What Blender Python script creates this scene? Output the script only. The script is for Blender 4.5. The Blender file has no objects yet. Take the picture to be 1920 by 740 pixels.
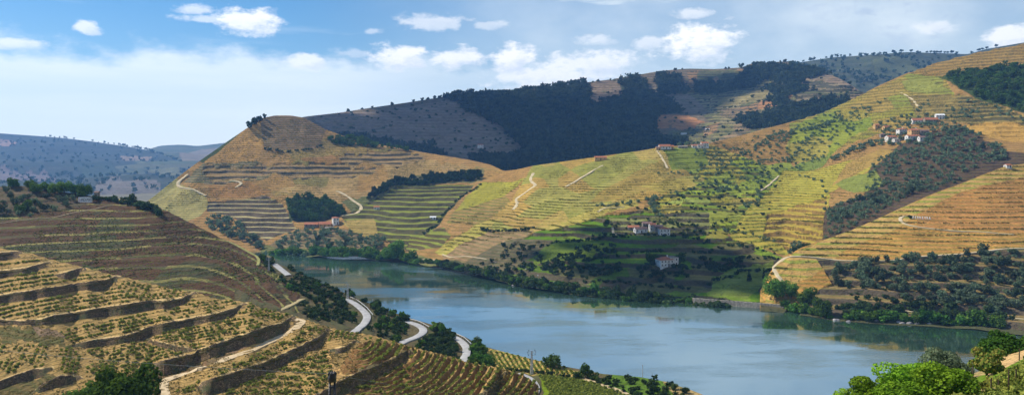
import bpy, math, random
import numpy as np

# ------------------------------------------------------------------ basics
F, CX, HY, H = 1500.0, 960.0, 300.0, 100.0      # photo focal length (px), centre column, horizon row, eye height over the river
scene = bpy.context.scene
col_main = scene.collection
rng = np.random.default_rng(7)
random.seed(7)

# ------------------------------------------------------------------ camera
cam_d = bpy.data.cameras.new('camera'); cam = bpy.data.objects.new('camera', cam_d)
col_main.objects.link(cam); scene.camera = cam
cam_d.sensor_width = 36; cam_d.lens = 36 * F / 1920
cam.location = (0, 0, H); cam.rotation_euler = (math.radians(90), 0, 0)
cam_d.shift_y = -70 / 1920
cam_d.clip_start = 0.5; cam_d.clip_end = 30000

# ------------------------------------------------------------------ light
SUN = np.array((-0.78, 0.30, 0.82)); SUN /= np.linalg.norm(SUN)
sun_el = math.asin(SUN[2]); sun_az = math.atan2(SUN[0], SUN[1])
sd = bpy.data.lights.new('sun', 'SUN'); so = bpy.data.objects.new('sun', sd); col_main.objects.link(so)
sd.energy = 4.8; sd.angle = math.radians(0.6); sd.color = (1.0, 0.93, 0.80)
so.location = (0, 0, 3000)
from mathutils import Vector
so.rotation_euler = Vector(SUN).to_track_quat('Z', 'Y').to_euler()
scene.view_settings.view_transform = 'Standard'
scene.view_settings.look = 'None'
scene.view_settings.exposure = 0.40
scene.view_settings.gamma = 1
scene.view_settings.use_curve_mapping = False
scene.cycles.use_denoising = True
scene.cycles.max_bounces = 6
scene.cycles.volume_bounces = 1
scene.cycles.transparent_max_bounces = 8


# ------------------------------------------------------------------ node helper
class N:
    def __init__(s, tree): s.t = tree; s.t.nodes.clear()
    def n(s, typ, **kw):
        nd = s.t.nodes.new(typ)
        for k, v in kw.items(): setattr(nd, k, v)
        return nd
    def set(s, sock, v):
        if isinstance(v, bpy.types.NodeSocket): s.t.links.new(v, sock)
        else: sock.default_value = v
    def m(s, op, a, b=None, c=None, clamp=False):
        nd = s.n('ShaderNodeMath', operation=op, use_clamp=clamp)
        s.set(nd.inputs[0], a)
        if b is not None: s.set(nd.inputs[1], b)
        if c is not None: s.set(nd.inputs[2], c)
        return nd.outputs[0]
    def sm(s, x, lo, hi, a=0.0, b=1.0):
        nd = s.n('ShaderNodeMapRange', interpolation_type='SMOOTHSTEP')
        s.set(nd.inputs[0], x); s.set(nd.inputs[1], lo); s.set(nd.inputs[2], hi); s.set(nd.inputs[3], a); s.set(nd.inputs[4], b)
        return nd.outputs[0]
    def noise(s, vec, scale, detail=4, rough=0.55, out=0):
        nd = s.n('ShaderNodeTexNoise'); nd.inputs['Scale'].default_value = scale
        nd.inputs['Detail'].default_value = detail; nd.inputs['Roughness'].default_value = rough
        if vec is not None: s.set(nd.inputs['Vector'], vec)
        return nd.outputs[out]
    def mix(s, f, a, b, mode='MIX'):
        nd = s.n('ShaderNodeMix', data_type='RGBA', blend_type=mode)
        s.set(nd.inputs[0], f); s.set(nd.inputs[6], a); s.set(nd.inputs[7], b)
        return nd.outputs[2]
    def xyz(s, x, y, z):
        nd = s.n('ShaderNodeCombineXYZ'); s.set(nd.inputs[0], x); s.set(nd.inputs[1], y); s.set(nd.inputs[2], z)
        return nd.outputs[0]
    def xyz_off(s, v):
        nd = s.n('ShaderNodeVectorMath', operation='ADD'); s.set(nd.inputs[0], v); nd.inputs[1].default_value = (37.0, 91.0, 13.0)
        return nd.outputs[0]
    def attr(s, name):
        return s.n('ShaderNodeAttribute', attribute_name=name)


# ------------------------------------------------------------------ world: sky with a veil of cloud and single cumulus clouds
world = bpy.data.worlds.new('World'); scene.world = world; world.use_nodes = True
W = N(world.node_tree)
sky = W.n('ShaderNodeTexSky', sky_type='NISHITA'); sky.sun_disc = False
sky.sun_elevation = sun_el; sky.sun_rotation = sun_az % (2 * math.pi)
sky.altitude = 200; sky.air_density = 1.0; sky.dust_density = 0.15; sky.ozone_density = 2.5
hs = W.n('ShaderNodeHueSaturation'); W.set(hs.inputs['Color'], sky.outputs[0]); hs.inputs['Saturation'].default_value = 1.40; hs.inputs['Value'].default_value = 0.68
tc = W.n('ShaderNodeTexCoord'); sp = W.n('ShaderNodeSeparateXYZ'); W.set(sp.inputs[0], tc.outputs['Generated'])
dx, dy, dz = sp.outputs
az = W.m('ARCTAN2', dx, dy); el = W.m('ARCSINE', dz)
vec = W.xyz(az, W.m('MULTIPLY', el, 1.9), 0.0)
nA = W.noise(vec, 5.0, 5, 0.55); nB = W.noise(vec, 26.0, 6, 0.6); nC = W.noise(vec, 60.0, 4, 0.6)


def sky_dir(px, py):
    u = (px - CX) / F; a = math.atan(u)
    return a, math.atan((HY - py) / F * math.cos(a))


# veil: a white bank from the horizon up to a wavy upper edge, thinner and higher towards the right
edge = W.m('ADD', 0.128, W.m('MULTIPLY', W.m('SUBTRACT', nA, 0.5), 0.085))
edge = W.m('ADD', edge, W.m('MULTIPLY', W.m('SUBTRACT', nB, 0.5), 0.045))
veil = W.sm(W.m('SUBTRACT', edge, el), -0.010, 0.020)
veil = W.m('MULTIPLY', veil, W.sm(az, -0.35, 0.05, 0.97, 0.55)); veil0 = veil
thin = W.m('MULTIPLY', W.sm(az, -0.32, 0.22), W.sm(nA, 0.25, 0.85, 0.30, 0.85))
thin = W.m('MULTIPLY', thin, W.sm(el, 0.05, 0.60, 1.0, 0.60))
nS = W.noise(W.xyz(W.m('MULTIPLY', az, 0.6), W.m('MULTIPLY', el, 5.0), 4.0), 6.0, 6, 0.6)
veil = W.m('MULTIPLY', veil, W.sm(nS, 0.35, 0.65, 1.0, 0.86))
thin = W.m('MAXIMUM', thin, W.m('MULTIPLY', W.sm(nS, 0.54, 0.74), W.sm(az, -0.3, 0.2, 0.18, 0.75)))
mask = None; shade = None
for (px, py, rx, ry, st) in [(462, 41, 70, 28, .92), (398, 37, 60, 9, .55), (366, 18, 36, 11, .6), (163, 53, 24, 12, .75),
                             (30, 80, 52, 10, .7), (575, 115, 46, 17, .8), (812, 42, 84, 18, .55), (915, 48, 34, 9, .4),
                             (752, 106, 72, 25, .95), (852, 110, 72, 22, .9), (962, 108, 52, 32, .97), (1312, 80, 84, 40, 1.0),
                             (1216, 80, 40, 15, .55), (1040, 142, 140, 34, .85), (1120, 118, 90, 28, .8), (1298, 26, 42, 12, .55), (1120, 75, 44, 12, .5),
                             (1905, 68, 46, 24, .85), (1755, 52, 34, 14, .5), (660, 100, 50, 12, .35), (700, 58, 20, 7, .4)]:
    a0, e0 = sky_dir(px, py); ra, re = rx / F, ry / F
    qx = W.m('DIVIDE', W.m('SUBTRACT', az, a0), ra); qy = W.m('DIVIDE', W.m('SUBTRACT', el, e0), re)
    d = W.m('SQRT', W.m('ADD', W.m('MULTIPLY', qx, qx), W.m('MULTIPLY', qy, qy)))
    d = W.m('ADD', d, W.m('MULTIPLY', W.m('SUBTRACT', nB, 0.5), 2.0))
    d = W.m('ADD', d, W.m('MULTIPLY', W.m('SUBTRACT', nC, 0.5), 1.1))
    k = W.m('MULTIPLY', W.sm(d, 0.40, 1.05, 1.0, 0.0), st)
    # the side towards the sun (upper left) is whiter
    g = W.m('MULTIPLY', k, W.m('MULTIPLY', W.sm(W.m('ADD', W.m('SUBTRACT', W.m('MULTIPLY', qx, 0.5), qy), W.m('MULTIPLY', W.m('SUBTRACT', nC, 0.5), 2.2)), -0.2, 1.1), 0.60))
    mask = k if mask is None else W.m('MAXIMUM', mask, k)
    shade = g if shade is None else W.m('MAXIMUM', shade, g)
greyc = W.m('MULTIPLY', W.m('MULTIPLY', W.sm(W.m('ADD', nB, W.m('MULTIPLY', nA, 0.6)), 0.86, 1.02), W.sm(az, 0.25, 0.5)), W.sm(el, 0.10, 0.18))
base_m = W.m('MAXIMUM', veil, thin)
bg1 = W.n('ShaderNodeBackground'); W.set(bg1.inputs[0], hs.outputs[0]); bg1.inputs[1].default_value = 0.12
bgv = W.n('ShaderNodeBackground'); bgv.inputs[0].default_value = (0.94, 1.0, 0.99, 1); bgv.inputs[1].default_value = 0.90
bg2 = W.n('ShaderNodeBackground'); bg2.inputs[1].default_value = 1.0
W.set(bg2.inputs[0], W.mix(shade, (1, 0.985, 0.96, 1), (0.40, 0.52, 0.70, 1)))
bg3 = W.n('ShaderNodeBackground'); bg3.inputs[0].default_value = (0.42, 0.55, 0.78, 1); bg3.inputs[1].default_value = 0.75
ms1 = W.n('ShaderNodeMixShader'); W.set(ms1.inputs[0], base_m); W.set(ms1.inputs[1], bg1.outputs[0]); W.set(ms1.inputs[2], bgv.outputs[0])
ms3 = W.n('ShaderNodeMixShader'); W.set(ms3.inputs[0], W.m('MULTIPLY', greyc, 0.6)); W.set(ms3.inputs[1], ms1.outputs[0]); W.set(ms3.inputs[2], bg3.outputs[0])
ms2 = W.n('ShaderNodeMixShader'); W.set(ms2.inputs[0], mask); W.set(ms2.inputs[1], ms3.outputs[0]); W.set(ms2.inputs[2], bg2.outputs[0])
wo = W.n('ShaderNodeOutputWorld'); W.set(wo.inputs[0], ms2.outputs[0])


# ------------------------------------------------------------------ object helpers
def tag(o, label=None, cat=None, group=None, kind=None):
    if label: o['label'] = label
    if cat: o['category'] = cat
    if group: o['group'] = group
    if kind: o['kind'] = kind
    return o


def mesh_np(name, verts, faces, mat=None, smooth=False, attrs=None):
    """faces: (n,4) or (n,3) int array"""
    me = bpy.data.meshes.new(name)
    verts = np.asarray(verts, np.float32); faces = np.asarray(faces, np.int32)
    k = faces.shape[1]
    me.vertices.add(len(verts)); me.vertices.foreach_set('co', verts.ravel())
    me.loops.add(faces.size); me.loops.foreach_set('vertex_index', faces.ravel())
    me.polygons.add(len(faces)); me.polygons.foreach_set('loop_start', np.arange(0, faces.size, k, dtype=np.int32))
    me.polygons.foreach_set('loop_total', np.full(len(faces), k, np.int32))
    me.polygons.foreach_set('use_smooth', np.full(len(faces), smooth, bool))
    me.update(calc_edges=True)
    for an, (typ, data) in (attrs or {}).items():
        a = me.attributes.new(an, typ, 'POINT')
        if typ == 'FLOAT': a.data.foreach_set('value', np.asarray(data, np.float32).ravel())
        else: a.data.foreach_set('color', np.asarray(data, np.float32).ravel())
    if mat: me.materials.append(mat)
    return me


def obj(name, me, parent=None):
    o = bpy.data.objects.new(name, me); col_main.objects.link(o)
    if parent is not None: o.parent = parent
    return o


def empty(name, loc, rz=0.0):
    o = bpy.data.objects.new(name, None); col_main.objects.link(o)
    o.location = loc; o.rotation_euler = (0, 0, rz); o.empty_display_size = 0.2
    return o


class MB:
    """collects boxes, prisms and tubes into one mesh"""
    def __init__(s): s.v = []; s.f = []
    def add(s, vs, fs):
        b = len(s.v); s.v += [tuple(v) for v in vs]; s.f += [tuple(i + b for i in f) for f in fs]
    def box(s, x0, x1, y0, y1, z0, z1):
        s.add([(x0, y0, z0), (x1, y0, z0), (x1, y1, z0), (x0, y1, z0), (x0, y0, z1), (x1, y0, z1), (x1, y1, z1), (x0, y1, z1)],
              [(0, 3, 2, 1), (4, 5, 6, 7), (0, 1, 5, 4), (1, 2, 6, 5), (2, 3, 7, 6), (3, 0, 4, 7)])
    def tube(s, pts, rads, n=6):
        pts = [Vector(p) for p in pts]; rings = []
        for i, p in enumerate(pts):
            t = (pts[min(i + 1, len(pts) - 1)] - pts[max(i - 1, 0)]).normalized()
            a = t.cross(Vector((0, 1, 0.13))).normalized(); b = t.cross(a)
            rings.append([p + (a * math.cos(2 * math.pi * k / n) + b * math.sin(2 * math.pi * k / n)) * rads[i] for k in range(n)])
        vs = [v for r in rings for v in r]; fs = []
        for i in range(len(pts) - 1):
            for k in range(n):
                fs.append((i * n + k, i * n + (k + 1) % n, (i + 1) * n + (k + 1) % n, (i + 1) * n + k))
        fs.append(tuple(range(n))[::-1]); fs.append(tuple((len(pts) - 1) * n + k for k in range(n)))
        s.add(vs, fs)
    def mesh(s, name, mat, smooth=False):
        me = bpy.data.meshes.new(name); me.from_pydata(s.v, [], s.f); me.materials.append(mat)
        if smooth: me.polygons.foreach_set('use_smooth', [True] * len(me.polygons))
        me.update(); return me


# ------------------------------------------------------------------ noise (numpy)
def vnoise(x, y, seed=0):
    xi = np.floor(x).astype(np.int64); yi = np.floor(y).astype(np.int64)
    fx = x - xi; fy = y - yi; fx = fx * fx * (3 - 2 * fx); fy = fy * fy * (3 - 2 * fy)
    def h(a, b):
        n = (a * 374761393 + b * 668265263 + seed * 974634777) & 0xffffffff
        n = ((n ^ (n >> 13)) * 1274126177) & 0xffffffff
        return ((n ^ (n >> 16)) & 0xffff) / 65535.0
    return (h(xi, yi) * (1 - fx) + h(xi + 1, yi) * fx) * (1 - fy) + (h(xi, yi + 1) * (1 - fx) + h(xi + 1, yi + 1) * fx) * fy


def fbm(x, y, seed=0, oct=4):
    s = 0; a = 0.5; t = 0
    for o in range(oct):
        s = s + a * vnoise(x, y, seed + o * 17); t += a; a *= 0.5; x = x * 2.03; y = y * 2.03
    return s / t - 0.5


def blur(a, sig, axis):
    if sig <= 0: return a
    r = int(3 * sig) + 1; k = np.exp(-0.5 * (np.arange(-r, r + 1) / sig) ** 2); k /= k.sum()
    pad = [(0, 0)] * a.ndim; pad[axis] = (r, r); p = np.pad(a, pad, mode='reflect', reflect_type='odd')
    out = np.zeros_like(a)
    for i, w in enumerate(k):
        sl = [slice(None)] * a.ndim; sl[axis] = slice(i, i + a.shape[axis]); out += w * p[tuple(sl)]
    return out


def inpoly(x, y, poly):
    ins = np.zeros(np.shape(x), bool); n = len(poly)
    for i in range(n):
        x1, y1 = poly[i]; x2, y2 = poly[(i + 1) % n]
        if y1 == y2: continue
        c = ((y1 > y) != (y2 > y)) & (x < (x2 - x1) * (y - y1) / (y2 - y1) + x1)
        ins ^= c
    return ins


def P(px, py, D):
    return np.array(((px - CX) / F * D, D, H - (py - HY) / F * D))


def water_D(py): return H * F / (py - HY)


# ------------------------------------------------------------------ materials
def new_mat(name):
    m = bpy.data.materials.new(name); m.use_nodes = True
    return m, N(m.node_tree)


def principled(n, color, rough=0.9, normal=None, spec=0.2):
    b = n.n('ShaderNodeBsdfPrincipled'); n.set(b.inputs['Base Color'], color); n.set(b.inputs['Roughness'], rough)
    b.inputs['Specular IOR Level'].default_value = spec
    if normal is not None: n.set(b.inputs['Normal'], normal)
    o = n.n('ShaderNodeOutputMaterial'); n.set(o.inputs[0], b.outputs[0])
    return b


def ground_mat(name, fine, bump=0.5, vine_noise=0.5):
    """soil and vine colours come from the fields laid on the hill; fine = size of the speckle in metres"""
    m, n = new_mat(name)
    geo = n.n('ShaderNodeNewGeometry').outputs['Position']
    c1 = n.attr('col').outputs['Color']; c2 = n.attr('col2').outputs['Color']
    rowc = n.attr('rowc').outputs['Fac']; amt = n.attr('rows').outputs['Fac']
    nf = n.noise(geo, 1.0 / fine, 3, 0.65); nm = n.noise(geo, 1.0 / (fine * 7), 4, 0.6); nl = n.noise(geo, 1.0 / (fine * 40), 3, 0.5)
    wob = n.m('ADD', rowc, n.m('MULTIPLY', n.m('SUBTRACT', nm, 0.5), 0.5))
    s = n.m('SINE', n.m('MULTIPLY', wob, 2 * math.pi))
    s = n.m('ADD', n.m('MULTIPLY', s, 0.5), 0.5)
    s = n.m('ADD', s, n.m('MULTIPLY', n.m('SUBTRACT', nf, 0.5), vine_noise * 2))
    st = n.m('MULTIPLY', n.sm(s, 0.30, 0.75), amt)
    base = n.mix(st, c1, c2)
    # soil that is drier, greener or stonier in places
    base = n.mix(n.sm(nl, 0.35, 0.70, 0.0, 0.40), base, n.mix(0.5, base, c2))
    v = n.m('ADD', -0.22, n.m('MULTIPLY', nf, 1.15)); v = n.m('ADD', v, n.m('MULTIPLY', nm, 0.95)); v = n.m('MAXIMUM', n.m('ADD', v, n.m('MULTIPLY', nl, 0.35)), 0.18)
    npl = n.noise(n.xyz_off(geo), 1.0 / (fine * 2.2), 2, 0.7)
    base = n.mix(n.sm(npl, 0.58, 0.66, 0.0, 0.55), base, (0.055, 0.075, 0.022, 1))      # low plants between the rows
    cc = n.n('ShaderNodeCombineColor'); [n.set(cc.inputs[i], v) for i in range(3)]
    base = n.mix(1.0, base, cc.outputs[0], 'MULTIPLY')
    hsg = n.n('ShaderNodeHueSaturation'); hsg.inputs['Saturation'].default_value = 1.12; n.set(hsg.inputs['Color'], base); base = hsg.outputs[0]
    bp = n.n('ShaderNodeBump'); bp.inputs['Strength'].default_value = bump; bp.inputs['Distance'].default_value = fine * 1.2
    n.set(bp.inputs['Height'], n.m('ADD', n.m('ADD', nf, n.m('MULTIPLY', nm, 1.5)), n.m('MULTIPLY', st, 1.0)))
    principled(n, base, 0.95, bp.outputs[0], 0.1)
    return m


def noisy_mat(name, a, b, scale, bump=0.3, rough=0.9, spec=0.2, objspace=False, dist=0.2):
    m, n = new_mat(name)
    p = n.n('ShaderNodeTexCoord').outputs['Object'] if objspace else n.n('ShaderNodeNewGeometry').outputs['Position']
    f = n.noise(p, scale, 5, 0.6); c = n.mix(n.sm(f, 0.3, 0.7), (*a, 1), (*b, 1))
    bp = n.n('ShaderNodeBump'); bp.inputs['Strength'].default_value = bump; bp.inputs['Distance'].default_value = dist
    n.set(bp.inputs['Height'], f)
    principled(n, c, rough, bp.outputs[0], spec)
    return m


def leaf_mat(name, a, b, scale=0.8):
    m, n = new_mat(name)
    p = n.n('ShaderNodeNewGeometry').outputs['Position']
    r = n.n('ShaderNodeObjectInfo').outputs['Random']
    f = n.noise(p, scale, 3, 0.6)
    c = n.mix(n.sm(f, 0.32, 0.68), (*a, 1), (*b, 1))
    hsn = n.n('ShaderNodeHueSaturation'); n.set(hsn.inputs['Color'], c)
    n.set(hsn.inputs['Hue'], n.m('ADD', 0.470, n.m('MULTIPLY', r, 0.045))); n.set(hsn.inputs['Value'], n.m('ADD', 0.65, n.m('MULTIPLY', n.m('FRACT', n.m('MULTIPLY', r, 7.3)), 0.95)))
    d = n.n('ShaderNodeBsdfDiffuse'); n.set(d.inputs[0], hsn.outputs[0])
    t = n.n('ShaderNodeBsdfTranslucent'); n.set(t.inputs[0], hsn.outputs[0])
    ms = n.n('ShaderNodeMixShader'); ms.inputs[0].default_value = 0.28
    n.set(ms.inputs[1], d.outputs[0]); n.set(ms.inputs[2], t.outputs[0])
    o = n.n('ShaderNodeOutputMaterial'); n.set(o.inputs[0], ms.outputs[0])
    return m


MAT = {}
MAT['ground_far'] = ground_mat('hillside_far', 9.0, 0.5, 0.3)
MAT['ground_mid'] = ground_mat('hillside_fields', 1.6, 0.6, 0.55)
MAT['ground_near'] = ground_mat('vineyard_soil', 0.55, 0.7, 0.4)
MAT['olive'] = leaf_mat('olive_leaves', (0.055, 0.085, 0.045), (0.12, 0.16, 0.09))
MAT['shrub'] = leaf_mat('shrub_leaves', (0.022, 0.050, 0.018), (0.075, 0.11, 0.035))
MAT['broad'] = leaf_mat('broad_leaves', (0.03, 0.085, 0.015), (0.10, 0.20, 0.03))
MAT['bright'] = leaf_mat('bright_leaves', (0.06, 0.17, 0.012), (0.17, 0.34, 0.025), 1.5)
MAT['conifer'] = leaf_mat('conifer_needles', (0.012, 0.034, 0.016), (0.04, 0.07, 0.028))
MAT['vine'] = leaf_mat('vine_leaves', (0.085, 0.13, 0.025), (0.28, 0.30, 0.06), 1.2)
MAT['bark'] = noisy_mat('bark', (0.05, 0.035, 0.025), (0.13, 0.10, 0.075), 6.0)
MAT['path'] = noisy_mat('path_dirt', (0.42, 0.31, 0.17), (0.62, 0.48, 0.30), 0.5)
MAT['asphalt'] = noisy_mat('worn_pale_road', (0.30, 0.295, 0.29), (0.42, 0.41, 0.40), 0.3, 0.15)
MAT['plaster'] = noisy_mat('white_plaster', (0.50, 0.47, 0.42), (0.78, 0.76, 0.72), 0.45, 0.2)
MAT['oldwall'] = noisy_mat('old_stone_wall', (0.15, 0.13, 0.105), (0.34, 0.30, 0.24), 1.1, 0.6)
MAT['ochre'] = noisy_mat('ochre_plaster', (0.50, 0.30, 0.12), (0.62, 0.40, 0.18), 0.8, 0.1)
MAT['tile'] = noisy_mat('red_roof_tile', (0.30, 0.10, 0.05), (0.46, 0.19, 0.10), 0.9, 0.5)
MAT['tiledark'] = noisy_mat('weathered_roof_tile', (0.16, 0.10, 0.09), (0.28, 0.17, 0.14), 1.2, 0.4)
MAT['glass'] = noisy_mat('dark_window', (0.03, 0.035, 0.04), (0.06, 0.065, 0.07), 2.0, 0.0, 0.25, 0.5)
MAT['wood'] = noisy_mat('dark_wood', (0.06, 0.04, 0.03), (0.12, 0.08, 0.05), 5.0)
MAT['metal'] = noisy_mat('grey_steel', (0.34, 0.35, 0.36), (0.48, 0.49, 0.50), 3.0, 0.1, 0.55, 0.5)
MAT['blackmetal'] = noisy_mat('black_steel', (0.012, 0.012, 0.016), (0.035, 0.035, 0.045), 8.0, 0.3, 0.5, 0.5)
MAT['white'] = noisy_mat('white_paint', (0.76, 0.76, 0.76), (0.84, 0.84, 0.84), 1.0, 0.05)
MAT['redpaint'] = noisy_mat('red_paint', (0.55, 0.03, 0.02), (0.60, 0.05, 0.03), 1.0, 0.05)
MAT['blackpaint'] = noisy_mat('black_paint', (0.02, 0.02, 0.02), (0.03, 0.03, 0.03), 1.0, 0.05)
MAT['cable'] = noisy_mat('cable', (0.12, 0.13, 0.13), (0.16, 0.17, 0.17), 3.0, 0.0, 0.5)
MAT['rock'] = noisy_mat('grey_rock', (0.16, 0.15, 0.16), (0.40, 0.37, 0.35), 0.35, 0.8)

# dry stone of the terrace walls: courses of stones with dark joints
m, n = new_mat('dry_stone'); g = n.n('ShaderNodeNewGeometry').outputs['Position']
mp = n.n('ShaderNodeMapping'); mp.inputs['Scale'].default_value = (1, 1, 1.9); n.set(mp.inputs['Vector'], g)
vo = n.n('ShaderNodeTexVoronoi', feature='F1'); vo.inputs['Scale'].default_value = 1.6; n.set(vo.inputs['Vector'], mp.outputs[0])
vd = n.n('ShaderNodeTexVoronoi', feature='DISTANCE_TO_EDGE'); vd.inputs['Scale'].default_value = 1.6; n.set(vd.inputs['Vector'], mp.outputs[0])
sc = n.n('ShaderNodeSeparateColor'); n.set(sc.inputs[0], vo.outputs['Color'])
c = n.mix(sc.outputs[0], (0.11, 0.072, 0.04, 1), (0.33, 0.22, 0.12, 1))
c = n.mix(n.sm(n.noise(g, 0.25, 4), 0.45, 0.7), c, (0.11, 0.12, 0.05, 1))
c = n.mix(n.sm(vd.outputs['Distance'], 0.0, 0.10), (0.03, 0.025, 0.02, 1), c)
bp = n.n('ShaderNodeBump'); bp.inputs['Strength'].default_value = 0.8; bp.inputs['Distance'].default_value = 0.15
n.set(bp.inputs['Height'], n.sm(vd.outputs['Distance'], 0.0, 0.2)); principled(n, c, 0.95, bp.outputs[0], 0.1)
MAT['drystone'] = m


# ------------------------------------------------------------------ hill sheets
def line_at(line, xs, smooth=0):
    l = np.array(line, float)
    return np.interp(xs, l[:, 0], l[:, 1]), np.interp(xs, l[:, 0], l[:, 2])


class Sheet:
    """a hillside: lines traced from its foot to its ridge, each with its own distance; lofted, roughened, terraced"""
    def __init__(s, px0, px1, step):
        s.px = np.arange(px0, px1 + step, step, dtype=float); s.px0 = px0; s.step = step
    def loft(s, lines, rowstep, sm_v=6, sm_h=2.0):
        pys, Ds = [], []
        L = [line_at(l, s.px) for l in lines]
        for i in range(len(L) - 1):
            (p0, d0), (p1, d1) = L[i], L[i + 1]
            n = max(2, int(np.max(np.abs(p0 - p1)) / rowstep))
            for k in range(n + (1 if i == len(L) - 2 else 0)):
                t = k / n; pys.append(p0 + (p1 - p0) * t); Ds.append(d0 + (d1 - d0) * t)
        s.py = blur(np.array(pys), sm_h, 1); s.D = blur(blur(np.array(Ds), sm_v, 0), 4.0, 1)
        s.py = np.minimum.accumulate(s.py - np.arange(len(s.py))[:, None] * 1e-3, axis=0)
        return s.finish()
    def finish(s):
        X = (s.px[None, :] - CX) / F * s.D
        s.V = np.stack([X, s.D, H - (s.py - HY) / F * s.D], -1)
        s.PX = np.broadcast_to(s.px[None, :], s.py.shape)
        shp = s.py.shape
        s.col = np.zeros(shp + (4,)); s.col2 = np.zeros(shp + (4,)); s.rowc = np.zeros(shp); s.rows = np.zeros(shp)
        return s
    def rough(s, amp, size, seed, keep=12):
        """bumps and gullies, fading out at the ridge so the skyline stays"""
        nz = fbm(s.V[..., 0] / size, s.V[..., 1] / size, seed, 4)
        f = np.clip((np.arange(len(s.py))[::-1] / keep), 0, 1)[:, None]
        s.V[..., 2] += nz * amp * 2 * f
        return s
    def fill(s, soil, vine=None, h=2.2, amt=0.6, **kw):
        s.field([(-9e3, -9e3), (9e3, -9e3), (9e3, 9e3), (-9e3, 9e3)], soil, vine, h, amt, **kw)
    def field(s, poly, soil, vine=None, h=2.2, amt=0.6, step=0, wall=(0.10, 0.075, 0.045), wfrac=0.35, dirn=None, jit=5, tilt=0.25, soft=None, patch=None, psize=40, skew=None):
        vine = vine or soil
        if not hasattr(s, 'jx'): s.jx = fbm(s.PX / 14, s.py / 14, 91, 3); s.jy = fbm(s.PX / 14, s.py / 14, 57, 3)
        jx, jy = s.jx * jit, s.jy * jit
        mk = inpoly(s.PX + jx, s.py + jy, poly)
        if not mk.any(): return
        s.col[mk] = (*soil, 1); s.col2[mk] = (*vine, 1); s.rows[mk] = amt
        if patch:
            pr = np.random.default_rng(int(poly[0][0]) * 7 + int(poly[0][1])); ga = np.array(poly, float); x0, y0 = ga.min(0); x1, y1 = ga.max(0)
            k = max(3, int((x1 - x0) * (y1 - y0) / (psize * psize * 0.5))); cx, cy = pr.uniform(x0, x1, k), pr.uniform(y0, y1, k); pc = pr.integers(0, len(patch), k)
            qx, qy = s.PX[mk] + jx[mk] * .6, s.py[mk] + jy[mk] * .6
            best = np.argmin((qx[:, None] - cx[None]) ** 2 + ((qy[:, None] - cy[None]) * 2.0) ** 2, axis=1)
            pa = np.array(patch)[pc[best]]; s.col[mk] = np.c_[pa, np.ones(len(pa))]; s.col2[mk] = np.c_[pa * (.62, .72, .55), np.ones(len(pa))]
        if dirn is None: s.rowc[mk] = (s.V[..., 2] / h)[mk]
        else: s.rowc[mk] = ((s.V[..., 0] * dirn[0] + s.V[..., 1] * dirn[1]) / h)[mk]
        if step:
            z = s.V[..., 2] + fbm(s.V[..., 0] / 60, s.V[..., 1] / 60, 5, 3) * step * 1.3
            if skew is not None: z = z + skew(s.PX, s.py)
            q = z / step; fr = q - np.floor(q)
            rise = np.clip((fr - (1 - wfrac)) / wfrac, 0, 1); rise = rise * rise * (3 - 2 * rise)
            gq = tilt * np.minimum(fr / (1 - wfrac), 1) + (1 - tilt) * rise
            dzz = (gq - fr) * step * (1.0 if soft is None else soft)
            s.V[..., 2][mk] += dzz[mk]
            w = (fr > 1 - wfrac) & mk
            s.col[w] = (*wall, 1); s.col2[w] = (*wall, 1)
    def at(s, px, py, lift=0.0):
        c = min(max((px - s.px0) / s.step, 0), len(s.px) - 1.001); c0 = int(c); t = c - c0
        colp = s.py[:, c0] * (1 - t) + s.py[:, c0 + 1] * t
        r = np.interp(-py, -colp, np.arange(len(colp))); r0 = min(int(r), len(colp) - 2); u = r - r0
        V = s.V
        p = (V[r0, c0] * (1 - t) + V[r0, c0 + 1] * t) * (1 - u) + (V[r0 + 1, c0] * (1 - t) + V[r0 + 1, c0 + 1] * t) * u
        return p + np.array((0, 0, lift))
    def build(s, name, mat, back=((15, -3), (60, -22), (160, -75))):
        V = s.V; nr, nc = V.shape[:2]; rows = [V[i] for i in range(nr)]
        for (dd, dzv) in back:
            t = V[-1].copy(); k = (t[:, 1] + dd) / t[:, 1]; t[:, 0] *= k; t[:, 1] += dd; t[:, 2] += dzv; rows.append(t)
        nb = len(back)
        A = np.stack(rows).reshape(-1, 3); R = nr + nb
        idx = np.arange(R * nc).reshape(R, nc)
        f = np.stack([idx[:-1, :-1], idx[:-1, 1:], idx[1:, 1:], idx[1:, :-1]], -1).reshape(-1, 4)
        ext = lambda a: np.concatenate([a] + [a[-1:]] * nb).reshape(-1, *a.shape[2:])
        me = mesh_np(name, A, f, mat, True, {'col': ('FLOAT_COLOR', ext(s.col)), 'col2': ('FLOAT_COLOR', ext(s.col2)),
                                           'rowc': ('FLOAT', ext(s.rowc)), 'rows': ('FLOAT', ext(s.rows))})
        o = obj(name, me); tag(o, kind='structure'); s.o = o
        return o


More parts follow.
